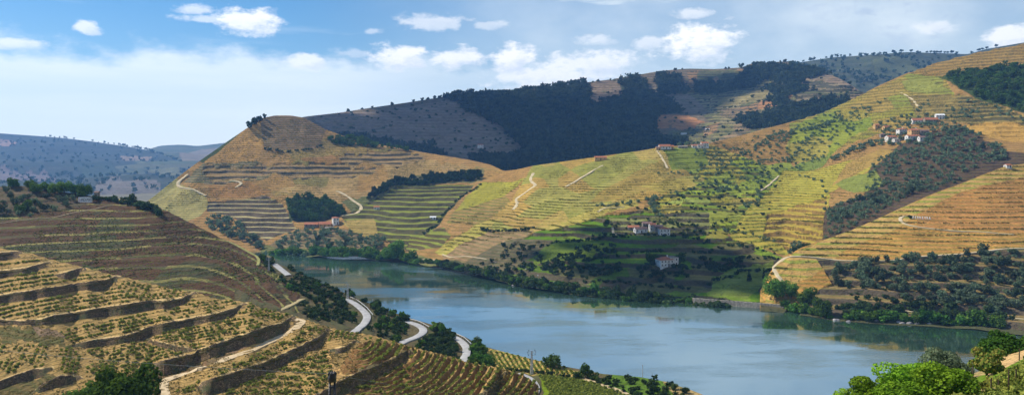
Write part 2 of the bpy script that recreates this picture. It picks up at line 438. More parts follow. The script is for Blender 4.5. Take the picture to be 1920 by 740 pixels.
def strip(name, sheet, pts, width, mat, lift=0.2, kind='structure', n=8, wpx=None):
    """a path or road laid on a hill along traced points; flat across, following the ground"""
    pts = np.array(pts, float); t = np.arange(len(pts)); tt = np.linspace(0, len(pts) - 1, (len(pts) - 1) * n + 1)
    xs = np.interp(tt, t, pts[:, 0]); ys = np.interp(tt, t, pts[:, 1])
    k = np.ones(n) / n
    if len(xs) > 3 * n:
        xs2 = np.convolve(np.pad(xs, n // 2, mode='edge'), k, 'same')[n // 2:-(n // 2)]; ys2 = np.convolve(np.pad(ys, n // 2, mode='edge'), k, 'same')[n // 2:-(n // 2)]
        xs2[0], ys2[0], xs2[-1], ys2[-1] = xs[0], ys[0], xs[-1], ys[-1]; xs, ys = xs2, ys2
    C = np.array([sheet.at(x, y) for x, y in zip(xs, ys)])
    C[:, 2] = blur(C[:, 2], 1.5, 0)
    T = np.gradient(C[:, :2], axis=0); T /= np.linalg.norm(T, axis=1)[:, None] + 1e-9
    Nn = np.stack([-T[:, 1], T[:, 0]], -1); w = width / 2
    fl = 5; cols = []
    for j, a in enumerate(np.linspace(-1, 1, fl)):
        q = C.copy(); q[:, :2] += Nn * w * a; q[:, 2] += lift * (1.0 if abs(a) < 0.9 else 0.7); cols.append(q)
    lo = cols[0].copy(); lo[:, 2] -= lift + 0.8; hi = cols[-1].copy(); hi[:, 2] -= lift + 0.8
    cols = [lo] + cols + [hi]
    A = np.stack(cols, 1); nr, nc = A.shape[:2]; idx = np.arange(nr * nc).reshape(nr, nc)
    f = np.stack([idx[:-1, :-1], idx[:-1, 1:], idx[1:, 1:], idx[1:, :-1]], -1).reshape(-1, 4)
    o = obj(name, mesh_np(name, A.reshape(-1, 3), f, mat, False)); tag(o, kind=kind)
    return o


# ground under everything, and the river
me = mesh_np('ground', [(-4400, -250, -3), (4400, -250, -3), (4400, 6400, -3), (-4400, 6400, -3)], [(0, 1, 2, 3)],
             noisy_mat('valley_floor', (0.10, 0.09, 0.05), (0.18, 0.15, 0.08), 0.02))
tag(obj('ground', me), kind='structure')
m, n = new_mat('river_water'); g = n.n('ShaderNodeNewGeometry').outputs['Position']
mpa = n.n('ShaderNodeMapping'); mpa.inputs['Scale'].default_value = (0.10, 0.34, 1); mpa.inputs['Rotation'].default_value = (0, 0, math.radians(-12)); n.set(mpa.inputs['Vector'], g)
n1 = n.noise(mpa.outputs[0], 1.6, 4, 0.6)
mpb = n.n('ShaderNodeMapping'); mpb.inputs['Scale'].default_value = (0.008, 0.022, 1); n.set(mpb.inputs['Vector'], g)
n2 = n.noise(mpb.outputs[0], 1.0, 4, 0.6)
bp = n.n('ShaderNodeBump'); bp.inputs['Distance'].default_value = 0.30
n.set(bp.inputs['Strength'], n.sm(n2, 0.44, 0.62, 0.03, 0.42)); n.set(bp.inputs['Height'], n1)
b = principled(n, n.mix(n.sm(n2, 0.3, 0.7), (0.026, 0.058, 0.034, 1), (0.034, 0.072, 0.050, 1)), n.sm(n2, 0.44, 0.64, 0.02, 0.17), bp.outputs[0], 0.5)
b.inputs['IOR'].default_value = 9.0; b.inputs['Specular Tint'].default_value = (0.84, 0.95, 0.98, 1)
me = mesh_np('river', [(-1500, 150, 0), (900, 150, 0), (900, 1400, 0), (-1500, 1400, 0)], [(0, 1, 2, 3)], m)
tag(obj('river', me), kind='structure')

# far hills
BR = (0.17, 0.12, 0.08)
fl2 = Sheet(200, 640, 3).loft([[(200, 345, 3000), (640, 345, 3000)], [(200, 310, 4200), (640, 310, 4200)],
      [(200, 296, 6300), (250, 288, 6300), (275, 281, 6300), (300, 273, 6300), (340, 271, 6300), (370, 274, 6300), (420, 268, 6200), (470, 262, 6200), (640, 250, 6200)]], 2)
fl2.rough(45, 420, 3); fl2.fill((0.10, 0.10, 0.06), (0.05, 0.07, 0.03), 40, 0.5)
fl2.field([(330, 285), (430, 275), (430, 300), (340, 305)], (0.20, 0.16, 0.11)); fl2.build('distant_hill', MAT['ground_far'])
fl1 = Sheet(-300, 520, 2).loft([[(-140, 385, 1700), (520, 385, 1700)], [(-140, 345, 3000), (520, 368, 2150)], [(-140, 300, 4100), (300, 325, 3600), (520, 350, 2600)],
      [(-140, 244, 5200), (0, 250, 5200), (70, 255, 5200), (120, 259, 5200), (170, 265, 5150), (240, 275, 5000), (280, 282, 4900), (330, 300, 4600), (380, 325, 4000), (430, 348, 3200), (520, 358, 2700)]], 2)
fl1.rough(60, 480, 11); fl1.fill((0.045, 0.052, 0.040), (0.024, 0.036, 0.024), 35, 0.5)
for pg, c in [([(-20, 262), (35, 262), (30, 275), (-20, 278)], (0.27, 0.18, 0.14)), ([(225, 290), (285, 290), (270, 300), (230, 298)], (0.24, 0.18, 0.13)),
              ([(0, 325), (90, 320), (120, 345), (0, 352)], (0.14, 0.11, 0.10)), ([(190, 345), (300, 350), (290, 372), (180, 365)], (0.15, 0.13, 0.11)),
              ([(250, 300), (330, 310), (345, 330), (290, 322)], (0.13, 0.13, 0.07)), ([(120, 300), (200, 300), (240, 330), (170, 335)], (0.035, 0.05, 0.03))]:
    fl1.field(pg, c, jit=14)
fl1.build('far_hill', MAT['ground_far'])
fm = Sheet(1330, 2080, 2.5).loft([[(1330, 260, 2450), (2080, 240, 2450)], [(1330, 190, 3000), (1500, 170, 3000), (1700, 160, 2900), (2080, 150, 2900)],
      [(1330, 150, 3600), (1400, 138, 3600), (1490, 119, 3600), (1560, 108, 3600), (1640, 103, 3550), (1700, 98, 3550), (1790, 101, 3500), (1815, 102, 3500), (1850, 92, 3500), (1920, 80, 3500), (2080, 60, 3500)]], 2)
fm.rough(60, 260, 23); fm.fill((0.07, 0.075, 0.045), (0.035, 0.05, 0.025), 30, 0.5)
fm.field([(1640, 110), (1740, 105), (1760, 125), (1690, 150), (1640, 140)], (0.09, 0.10, 0.05), jit=14); fm.build('far_mountain', MAT['ground_far'])

# the mountain behind the valley
mt = Sheet(520, 1720, 2).loft([[(520, 345, 1380), (950, 350, 1380), (1250, 310, 1400), (1480, 265, 1500), (1720, 220, 1520)],
      [(520, 300, 1560), (700, 300, 1560), (950, 310, 1560), (1250, 275, 1600), (1480, 235, 1680), (1720, 195, 1700)],
      [(520, 250, 1720), (700, 255, 1780), (950, 250, 1880), (1250, 210, 2000), (1480, 180, 1960), (1720, 180, 1850)],
      [(520, 232, 1820), (570, 219, 1850), (640, 211, 1930), (690, 203, 1980), (760, 193, 2080), (830, 182, 2160), (860, 176, 2180), (900, 177, 2200), (930, 180, 2220), (965, 176, 2230),
       (1000, 165, 2260), (1080, 157, 2300), (1140, 150, 2320), (1200, 140, 2360), (1240, 133, 2380), (1290, 129, 2400), (1340, 130, 2380), (1390, 127, 2350), (1410, 119, 2330), (1450, 117, 2310), (1480, 115, 2300),
       (1510, 126, 2250), (1545, 135, 2200), (1580, 150, 2100), (1615, 172, 2000), (1720, 215, 1900)]], 1.2)
mt.rough(26, 240, 31, 20)
mt.fill((0.17, 0.125, 0.085), (0.09, 0.085, 0.045), 9, 0.6)
FOR = (0.028, 0.045, 0.022)
mt.field([(1290, 135), (1500, 120), (1620, 175), (1600, 215), (1400, 262), (1250, 285), (1225, 250), (1330, 225), (1290, 180)], (0.2, 0.15, 0.1), None, 9, 0.6, patch=[(.26, .18, .11), (.18, .16, .07), (.34, .20, .11), (.13, .13, .06), (.22, .19, .09), (.30, .24, .13)], psize=34, step=9, wall=(0.08, 0.07, 0.045), wfrac=0.25, soft=0.6)
FOREST_MT = [[(835, 180), (1000, 166), (1100, 154), (1105, 190), (1170, 180), (1165, 150), (1195, 142), (1230, 175), (1285, 208), (1235, 212), (1230, 245), (1290, 262), (1200, 285), (1000, 320), (945, 325), (880, 300), (985, 285), (940, 240), (875, 215), (860, 200)],
             [(1230, 140), (1270, 140), (1290, 170), (1240, 172)], [(1370, 150), (1400, 128), (1430, 122), (1500, 125), (1560, 140), (1500, 150), (1440, 145), (1390, 160)],
             [(1430, 165), (1480, 150), (1530, 165), (1480, 178)], [(1300, 150), (1385, 148), (1375, 165), (1310, 170)],
             [(600, 262), (700, 262), (800, 280), (840, 290), (820, 296), (700, 275)], [(1380, 225), (1470, 205), (1560, 190), (1600, 195), (1480, 235), (1400, 245)],
             [(1440, 185), (1475, 178), (1480, 200), (1450, 205)]]
for pg in FOREST_MT: mt.field(pg, (0.05, 0.06, 0.03), FOR, 6, 0.6, jit=16)
for pg, c, c2 in [([(1235, 214), (1290, 213), (1322, 226), (1290, 236), (1232, 240)], (0.40, 0.20, 0.10), (0.33, 0.18, 0.09)),
                  ([(1425, 185), (1470, 176), (1490, 180), (1470, 200), (1420, 205)], (0.36, 0.19, 0.10), (0.26, 0.16, 0.08)),
                  ([(1105, 152), (1160, 150), (1175, 182), (1105, 190)], (0.22, 0.16, 0.11), (0.15, 0.12, 0.08)),
                  ([(1250, 178), (1290, 172), (1335, 205), (1285, 208)], (0.22, 0.17, 0.12), (0.18, 0.14, 0.10)),
                  ([(580, 225), (860, 190), (880, 215), (940, 240), (985, 285), (880, 298), (700, 262), (610, 245)], (0.21, 0.16, 0.12), (0.17, 0.13, 0.09)),
                  ([(1350, 180), (1420, 160), (1450, 165), (1430, 182), (1340, 195)], (0.26, 0.21, 0.10), (0.17, 0.15, 0.07)),
                  ([(975, 290), (1008, 288), (1000, 305), (980, 300)], (0.25, 0.19, 0.13), (0.2, 0.15, 0.1)),
                  ([(1045, 272), (1095, 272), (1090, 284), (1048, 284)], (0.20, 0.16, 0.12), (0.16, 0.13, 0.1)),
                  ([(1240, 245), (1270, 248), (1265, 262), (1245, 260)], (0.24, 0.18, 0.13), (0.2, 0.15, 0.1)),
                  ([(1500, 140), (1560, 140), (1610, 170), (1560, 175), (1500, 160)], (0.27, 0.19, 0.13), (0.15, 0.13, 0.08))]:
    mt.field(pg, c, c2, 8, 0.7, jit=4)
for pg in [[(1490, 180), (1570, 178), (1590, 200), (1500, 215)], [(1500, 145), (1600, 165), (1600, 178), (1520, 172)], [(1120, 140), (1250, 160), (1250, 178), (1200, 165)]]:
    mt.field(pg, (0.24, 0.19, 0.12), (0.16, 0.14, 0.08), 7, 0.4, step=12, wall=(0.07, 0.065, 0.04), jit=4)
mt.build('mountain', MAT['ground_far'])

# the valley side across the river, from the brown hill on the left to the village on the right
WL = [(200, 472), (490, 472), (560, 478), (640, 483), (740, 488), (775, 493), (830, 503), (880, 515), (940, 528), (1000, 540), (1100, 553), (1200, 563), (1290, 568), (1380, 575), (1470, 582), (1560, 596)]
wl0 = [(x, y + 1.5, water_D(y + 1.5) * 0.995) for x, y in WL[:-1]] + [(1560, 540, 620), (1700, 455, 660), (1920, 380, 730), (2050, 350, 770)]
wl1 = [(x, y - 9, water_D(y) + 14) for x, y in WL[:-1]] + [(1560, 520, 640), (1700, 430, 690), (1920, 355, 770), (2050, 325, 800)]
RID = [(200, 440, 960), (240, 404, 990), (285, 371, 1020), (330, 335, 1060), (370, 305, 1090), (400, 284, 1120), (430, 263, 1150), (470, 236, 1190), (490, 222, 1220), (515, 217, 1240), (545, 217, 1250), (570, 221, 1260), (610, 243, 1260),
       (650, 257, 1260), (720, 273, 1255), (800, 287, 1240), (880, 300, 1200), (920, 309, 1160), (945, 321, 1110), (970, 318, 1080), (1000, 311, 1060), (1100, 297, 1070), (1200, 283, 1100), (1240, 276, 1110), (1330, 269, 1150), (1380, 257, 1200),
       (1430, 243, 1230), (1480, 230, 1260), (1540, 212, 1290), (1600, 185, 1320), (1650, 160, 1340), (1700, 138, 1350), (1750, 120, 1350), (1800, 106, 1340), (1860, 93, 1330), (1920, 82, 1310), (2050, 62, 1300)]
lw = [(200, 455, 930), (500, 425, 945), (640, 405, 960), (760, 425, 900), (830, 445, 850), (950, 440, 805), (1100, 440, 760), (1200, 455, 720), (1300, 460, 700), (1400, 470, 690), (1470, 490, 660), (1560, 440, 720), (1700, 370, 800), (1920, 310, 880), (2050, 290, 900)]
va = Sheet(200, 2180, 1.5).loft([wl0, wl1, lw, RID], 1.0, 9)
va.rough(9, 120, 41, 25); va.rough(3, 32, 42, 25)
va.fill((0.36, 0.215, 0.095), (0.20, 0.145, 0.05), 2.6, 0.55)
GOLD, GV = (0.44, 0.325, 0.125), (0.24, 0.23, 0.065)
GRN, GRV = (0.20, 0.225, 0.045), (0.11, 0.15, 0.03)
# brown hill
va.field([(440, 300), (600, 262), (720, 278), (945, 325), (900, 318), (740, 335), (690, 362), (640, 380), (500, 366), (400, 365), (390, 330)], (0.36, 0.215, 0.095), None, 2.6, 0.65, patch=[(.36, .215, .095), (.30, .205, .085), (.38, .25, .12), (.26, .20, .08), (.33, .18, .08)], psize=64, jit=16)
va.field([(200, 470), (285, 368), (330, 333), (350, 350), (385, 362), (392, 385), (375, 405), (350, 415), (300, 400)], (0.40, 0.32, 0.14), (0.21, 0.22, 0.075), 2.4, 0.7)
va.field([(400, 284), (430, 262), (492, 220), (492, 282), (470, 305), (400, 330), (360, 330)], (0.42, 0.25, 0.10), (0.30, 0.20, 0.08), 3, 0.5)
va.field([(488, 218), (575, 218), (612, 240), (600, 272), (495, 283)], (0.235, 0.145, 0.08), (0.11, 0.10, 0.05), 3.0, 0.8)
va.field([(470, 232), (415, 280), (380, 305), (370, 300), (420, 262), (465, 230)], (0.07, 0.09, 0.035), jit=2)
va.field([(380, 305), (480, 300), (520, 318), (500, 335), (400, 340), (345, 340)], (0.27, 0.20, 0.11), (0.11, 0.12, 0.06), 3.2, 0.9)
for pg in [[(490, 310), (620, 305), (700, 318), (690, 332), (560, 335), (480, 322)], [(640, 290), (760, 285), (800, 300), (760, 312), (640, 308)], [(380, 310), (480, 305), (500, 330), (400, 338)]]:
    va.field(pg, (0.30, 0.20, 0.10), (0.2, 0.15, 0.06), 3, 0.4, step=6.5, wall=(0.12, 0.095, 0.06), wfrac=0.22, soft=0.6, jit=22)
va.field([(390, 376), (440, 372), (495, 367), (530, 385), (556, 428), (500, 452), (470, 440), (430, 405), (388, 395)], (0.44, 0.37, 0.19), (0.3, 0.27, 0.11), 4, 0.3, step=5.0, wall=(0.11, 0.085, 0.055), wfrac=0.55, jit=2, tilt=0.1)
va.field([(535, 376), (580, 370), (640, 384), (652, 400), (590, 417), (545, 414)], (0.06, 0.075, 0.035))
va.field([(505, 458), (560, 428), (640, 426), (722, 450), (715, 472), (640, 470), (520, 467)], (0.24, 0.17, 0.10), (0.13, 0.13, 0.06), 2, 0.6)
va.field([(690, 362), (740, 333), (800, 323), (907, 317), (905, 334), (800, 341), (740, 349), (690, 372)], (0.16, 0.15, 0.075))
va.field([(640, 375), (690, 362), (700, 372), (660, 395)], (0.17, 0.18, 0.07), (0.1, 0.1, 0.05), 2.4, 0.7)
# green terraces in the middle
va.field([(640, 405), (690, 372), (745, 346), (800, 341), (890, 339), (842, 390), (815, 430), (755, 470), (720, 450), (660, 430)], (0.235, 0.25, 0.055), (0.16, 0.19, 0.04), 2, 0.5, step=4.6, wall=(0.085, 0.075, 0.035), wfrac=0.45, jit=2, tilt=0.15)
va.field([(640, 415), (700, 400), (710, 440), (660, 432)], (0.36, 0.26, 0.10), (0.22, 0.19, 0.06), 2.4, 0.5)
va.field([(770, 442), (830, 428), (846, 445), (830, 466), (758, 474)], (0.24, 0.26, 0.06), (0.17, 0.19, 0.04), 2, 0.4, step=3.6, wall=(0.10, 0.08, 0.035), wfrac=0.45, jit=2)
va.field([(897, 339), (950, 334), (988, 329), (945, 362), (850, 392)], (0.32, 0.28, 0.06), (0.22, 0.22, 0.045), 2.4, 0.5)
va.field([(850, 392), (945, 362), (965, 380), (900, 425), (835, 420)], (0.31, 0.21, 0.085), (0.15, 0.15, 0.04), 2.6, 0.8)
# golden slopes
va.field([(985, 330), (1000, 309), (1240, 277), (1300, 300), (1330, 330), (1240, 370), (1110, 400), (1000, 440), (900, 425), (960, 370)], GOLD, GV, 2.5, 0.7, patch=[(.44, .32, .12), (.35, .30, .10), (.46, .30, .11), (.31, .28, .085), (.40, .27, .10)], psize=58)
va.field([(1180, 330), (1240, 300), (1300, 320), (1250, 345), (1180, 375), (1100, 380)], (0.36, 0.24, 0.085), GV, 2.4, 0.6)
va.field([(830, 470), (880, 435), (1000, 430), (990, 450), (900, 500), (830, 500)], (0.30, 0.20, 0.11), (0.17, 0.14, 0.06), 2.2, 0.7)
va.field([(895, 420), (945, 405), (900, 445), (835, 480), (815, 475)], (0.42, 0.33, 0.11), (0.24, 0.24, 0.05), 2.0, 0.7)
va.field([(1010, 425), (1180, 375), (1200, 385), (1110, 410), (1030, 440)], (0.44, 0.35, 0.12), (0.26, 0.24, 0.05), 2, 0.6)
# green patchwork
va.field([(1240, 280), (1330, 270), (1390, 290), (1470, 320), (1470, 360), (1400, 400), (1380, 440), (1300, 440), (1200, 400), (1240, 370), (1330, 335), (1270, 310)], GRN, GRV, 2.6, 0.6, step=6, wall=(0.13, 0.12, 0.04), wfrac=0.18, soft=0.5, patch=[(.21, .26, .045), (.30, .34, .06), (.37, .31, .075), (.17, .22, .05), (.27, .31, .08), (.42, .32, .10)], psize=38)
for pg, c in [([(1230, 382), (1330, 370), (1335, 380), (1240, 385)], (0.30, 0.33, 0.09)), ([(1290, 340), (1370, 320), (1380, 330), (1300, 352)], (0.28, 0.31, 0.07)), ([(1360, 350), (1410, 330), (1460, 330), (1420, 350), (1370, 365)], (0.26, 0.30, 0.06)),
              ([(1250, 285), (1320, 280), (1330, 310), (1260, 318)], (0.17, 0.20, 0.045)), ([(1200, 350), (1290, 330), (1310, 345), (1240, 368)], (0.38, 0.30, 0.09)), ([(1500, 300), (1560, 290), (1540, 310), (1470, 325)], (0.19, 0.23, 0.06)),
              ([(1420, 310), (1480, 300), (1500, 318), (1440, 330)], (0.24, 0.27, 0.06)), ([(1330, 400), (1400, 395), (1390, 415), (1320, 425)], (0.27, 0.28, 0.06))]:
    va.field(pg, c, tuple(x * .8 for x in c), 2.4, 0.5)
va.field([(1470, 320), (1560, 310), (1640, 300), (1640, 320), (1555, 360), (1550, 440), (1470, 475), (1365, 450), (1400, 395)], (0.40, 0.315, 0.08), (0.21, 0.225, 0.045), 2.5, 0.75)
va.field([(1440, 400), (1550, 365), (1555, 440), (1480, 470), (1430, 440)], (0.46, 0.33, 0.09), (0.25, 0.22, 0.05), 2.5, 0.5, step=4.2, wall=(0.20, 0.13, 0.05), wfrac=0.3)
va.field([(1470, 482), (1510, 455), (1530, 462), (1490, 478)], (0.08, 0.13, 0.03))
# upper right
va.field([(1480, 230), (1600, 185), (1700, 138), (1760, 130), (1800, 200), (1700, 240), (1640, 260), (1560, 290), (1480, 300)], (0.31, 0.27, 0.065), (0.19, 0.20, 0.045), 2.6, 0.6, step=6, wall=(0.14, 0.12, 0.045), wfrac=0.22, soft=0.5, patch=[(.31, .27, .065), (.36, .27, .08), (.25, .26, .06), (.38, .26, .09), (.28, .28, .07)], psize=48)
va.field([(1500, 230), (1560, 210), (1620, 205), (1640, 240), (1560, 290), (1500, 300), (1470, 280)], GRN, GRV, 2.6, 0.6, patch=[(.20, .23, .05), (.27, .28, .06), (.33, .27, .08), (.22, .25, .06)], psize=30)
va.field([(1690, 150), (1740, 145), (1780, 172), (1720, 178), (1700, 170)], (0.25, 0.25, 0.07), (0.19, 0.2, 0.05), 3, 0.4)
va.field([(1700, 136), (1800, 104), (1920, 80), (2050, 60), (2050, 110), (1920, 118), (1762, 142)], (0.34, 0.21, 0.08), (0.2, 0.15, 0.05), 3.2, 0.7, step=6, wall=(0.15, 0.11, 0.05), wfrac=0.25, soft=0.6)
va.field([(1762, 144), (1830, 132), (1920, 119), (2050, 105), (2050, 230), (1920, 212), (1830, 190)], (0.05, 0.075, 0.022))
va.field([(1700, 180), (1800, 180), (1920, 215), (2050, 230), (2050, 280), (1920, 262), (1800, 235), (1720, 225)], (0.30, 0.22, 0.085), (0.17, 0.15, 0.05), 2.6, 0.6, step=6, wall=(0.10, 0.085, 0.04), wfrac=0.3, soft=0.8)
va.field([(1800, 242), (1860, 232), (1990, 232), (1990, 264), (1900, 262), (1840, 255)], (0.46, 0.28, 0.10), (0.38, 0.25, 0.09), 3, 0.4)
va.field([(1640, 300), (1690, 275), (1740, 255), (1800, 240), (1900, 285), (2000, 290), (1880, 330), (1700, 400), (1540, 450), (1548, 390), (1620, 360)], (0.125, 0.078, 0.045), (0.065, 0.06, 0.03), 2.6, 0.7, step=3.6, wall=(0.08, 0.055, 0.04), wfrac=0.35, soft=0.7)
va.field([(1560, 345), (1640, 325), (1660, 345), (1600, 360)], (0.22, 0.24, 0.065), (0.16, 0.18, 0.05), 2.4, 0.5)
va.field([(1590, 310), (1650, 285), (1680, 285), (1640, 315), (1560, 350)], (0.36, 0.23, 0.09), (0.26, 0.2, 0.06), 2.4, 0.6)
# the green slopes down by the water
va.field([(1000, 440), (1110, 408), (1200, 395), (1300, 420), (1470, 480), (1480, 600), (1000, 560), (880, 520), (930, 490)], (0.15, 0.185, 0.045), (0.09, 0.11, 0.03), 2.4, 0.5, step=6, wall=(0.09, 0.075, 0.045), wfrac=0.22, soft=0.7, patch=[(.12, .20, .025), (.15, .23, .03), (.17, .15, .06), (.10, .15, .025), (.19, .25, .045)], psize=60)
va.field([(1000, 470), (1100, 455), (1150, 470), (1100, 490), (1000, 500)], (0.16, 0.21, 0.04), (0.12, 0.16, 0.03), 2.4, 0.4)
va.field([(1340, 520), (1400, 495), (1450, 490), (1450, 530), (1400, 555), (1330, 550)], (0.20, 0.24, 0.06), (0.14, 0.18, 0.04), 2.2, 0.5)
va.field([(870, 500), (960, 455), (1040, 450), (1010, 480), (930, 525)], (0.15, 0.12, 0.07), (0.08, 0.085, 0.035), 2.2, 0.5)
va.field([(1330, 430), (1370, 428), (1360, 452), (1320, 450)], (0.30, 0.26, 0.06), (0.16, 0.15, 0.04), 1.6, 0.8, dirn=(1, 0.2))
va.field([(1140, 405), (1330, 400), (1330, 440), (1150, 440)], (0.22, 0.22, 0.08), (0.12, 0.13, 0.045), 2.4, 0.5, step=4, wall=(0.08, 0.07, 0.045), wfrac=0.3)
wlx = np.array(WL, float)
shore = [(x, y - 13) for x, y in WL if x >= 820] + [(1480, 569), (1480, 600)] + [(x, y + 6) for x, y in WL[::-1] if x >= 820 and x <= 1470]
va.field([(x, y - 14) for x, y in WL if 480 <= x <= 830] + [(x, y + 6) for x, y in WL[::-1] if 480 <= x <= 830], (0.17, 0.16, 0.06), (0.10, 0.12, 0.04), 2, 0.6)
va.field(shore, (0.085, 0.085, 0.04), (0.06, 0.07, 0.03), 2, 0.5)
va.build('valley_hillside', MAT['ground_mid'])

# spur on the right with the hillside lettering
sp0 = [(1425, 580), (1470, 583), (1560, 597), (1640, 604), (1740, 609), (1830, 615), (1870, 621), (1920, 627), (2050, 640)]
sl0 = [(x, y + 1.5, water_D(y + 1.5) * 0.995) for x, y in sp0]
sl1 = [(x, y - 14, water_D(y) + 10) for x, y in sp0]
sl2 = [(1425, 562, 565), (1452, 530, 562), (1480, 495, 580), (1560, 520, 560), (1700, 500, 552), (1920, 480, 560), (2050, 470, 570)]
sl3 = [(1425, 548, 580), (1445, 508, 578), (1458, 495, 585), (1475, 481, 595), (1500, 465, 605), (1550, 448, 618), (1600, 430, 632), (1650, 408, 645), (1700, 385, 660), (1750, 363, 675), (1800, 345, 690), (1850, 325, 705), (1885, 312, 718), (1920, 307, 728), (2050, 296, 750)]
fe = Sheet(1425, 2180, 1.25).loft([sl0, sl1, sl2, sl3], 0.9, 8)
fe.rough(2.5, 45, 61, 20)
fe.fill((0.46, 0.26, 0.10), (0.22, 0.19, 0.055), 2.3, 0.6)
fe.field([(1425, 600), (1452, 500), (1475, 480), (1700, 384), (1885, 311), (1960, 300), (1960, 330), (1800, 360), (1720, 400), (1680, 430), (1580, 470), (1520, 520), (1470, 540)], (0.44, 0.31, 0.11), (0.20, 0.24, 0.05), 3.6, 0.8, step=3.6, wall=(0.44, 0.29, 0.12), wfrac=0.5, tilt=0.3, soft=0.2)
fe.field([(1720, 400), (1800, 362), (1920, 330), (2050, 320), (2050, 430), (1920, 440), (1800, 430), (1720, 425)], (0.45, 0.235, 0.10), (0.26, 0.18, 0.065), 2.6, 0.6)
fe.field([(1530, 482), (1620, 486), (1700, 478), (1800, 472), (1920, 466), (2050, 462), (2050, 640), (1425, 620), (1500, 560), (1560, 530)], (0.25, 0.175, 0.085), (0.13, 0.13, 0.045), 2.4, 0.6, step=4.5, wall=(0.10, 0.08, 0.055), wfrac=0.3)
fe.field([(x, y - 11) for x, y in sp0] + [(x, y + 8) for x, y in sp0[::-1]], (0.10, 0.09, 0.05), (0.06, 0.07, 0.03), 2, 0.5)
fe.build('terraced_spur', MAT['ground_mid'])

# dark hill on the left
ml0 = [(-120, 500, 400), (0, 500, 405), (200, 535, 400), (400, 580, 385), (560, 615, 370), (640, 640, 360)]
ml1 = [(-120, 345, 560), (0, 350, 565), (60, 348, 568), (100, 357, 565), (150, 365, 560), (200, 371, 556), (260, 376, 550), (300, 389, 545), (350, 414, 540), (400, 439, 532), (440, 459, 526), (480, 480, 515), (520, 505, 500), (560, 529, 480), (600, 556, 460), (640, 580, 440)]
mlm = [(-120, 425, 478), (0, 430, 480), (200, 455, 472), (400, 500, 450), (500, 535, 430), (560, 570, 415), (640, 605, 400)]
lh = Sheet(-330, 640, 1.2).loft([ml0, mlm, ml1], 0.9, 8)
lh.rough(2.0, 50, 71, 25); lh.rough(0.8, 12, 72, 25)
lh.fill((0.145, 0.088, 0.052), (0.085, 0.06, 0.03), 1.5, 0.4, step=3.7, wall=(0.085, 0.050, 0.028), wfrac=0.80, tilt=0.22, soft=0.9, skew=lambda x, y: 4.5 * (np.maximum(x - 320, 0) / 100) ** 2)  # brown soil deepened further, cloud shade put into its colour
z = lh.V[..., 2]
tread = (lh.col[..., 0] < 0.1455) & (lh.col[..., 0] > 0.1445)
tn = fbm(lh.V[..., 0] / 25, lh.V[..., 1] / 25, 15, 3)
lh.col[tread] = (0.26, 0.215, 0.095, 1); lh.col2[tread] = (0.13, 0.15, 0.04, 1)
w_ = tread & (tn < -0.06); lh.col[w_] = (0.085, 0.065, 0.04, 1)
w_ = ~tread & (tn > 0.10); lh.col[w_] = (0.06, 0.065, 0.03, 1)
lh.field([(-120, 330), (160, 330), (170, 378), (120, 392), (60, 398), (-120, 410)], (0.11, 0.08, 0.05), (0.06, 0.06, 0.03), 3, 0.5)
lh.field([(480, 480), (530, 505), (600, 556), (640, 580), (640, 640), (600, 560), (520, 512)], (0.08, 0.10, 0.035))
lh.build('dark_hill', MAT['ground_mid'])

# near bank with the road
bk1 = [(440, 470, 530), (480, 479, 524), (500, 484, 518), (560, 511, 495), (600, 530, 480), (640, 546, 466), (700, 571, 446), (760, 593, 428), (800, 605, 416), (840, 618, 404), (870, 630, 394), (900, 646, 384), (930, 655, 376), (980, 668, 362), (1040, 683, 344), (1080, 690, 334), (1130, 700, 322), (1200, 706, 310), (1250, 715, 301), (1300, 732, 292), (1350, 752, 285), (1420, 790, 275)]
bk0 = [(440, 590, 350), (480, 605, 348), (600, 640, 342), (700, 665, 330), (800, 695, 312), (900, 725, 296), (1000, 765, 272), (1200, 780, 264), (1420, 850, 250)]
bk = Sheet(440, 1420, 1.2).loft([bk0, bk1], 0.9, 4)
bk.rough(1.2, 25, 81, 18)
bk.fill((0.105, 0.082, 0.045), (0.065, 0.075, 0.03), 2.0, 0.5)
bk.field([(905, 650), (960, 662), (1060, 688), (1100, 700), (1060, 705), (1000, 705), (960, 695), (920, 690)], (0.42, 0.29, 0.12), (0.18, 0.2, 0.05), 3.2, 0.8, dirn=(0.95, -0.3))
bk.field([(1010, 703), (1090, 706), (1200, 745), (1250, 790), (1000, 790), (1020, 735)], (0.20, 0.25, 0.035), (0.13, 0.20, 0.025), 1.8, 0.7, dirn=(0.4, 0.9))
bk.field([(1120, 712), (1150, 702), (1230, 706), (1260, 722), (1300, 750), (1250, 760), (1180, 738)], (0.09, 0.15, 0.03))
bk.field([(1240, 712), (1300, 730), (1420, 790), (1300, 790), (1260, 735)], (0.36, 0.26, 0.13), (0.2, 0.18, 0.07), 2, 0.5)
bk.build('river_bank', MAT['ground_mid'], back=((10, -5), (28, -17), (60, -30)))

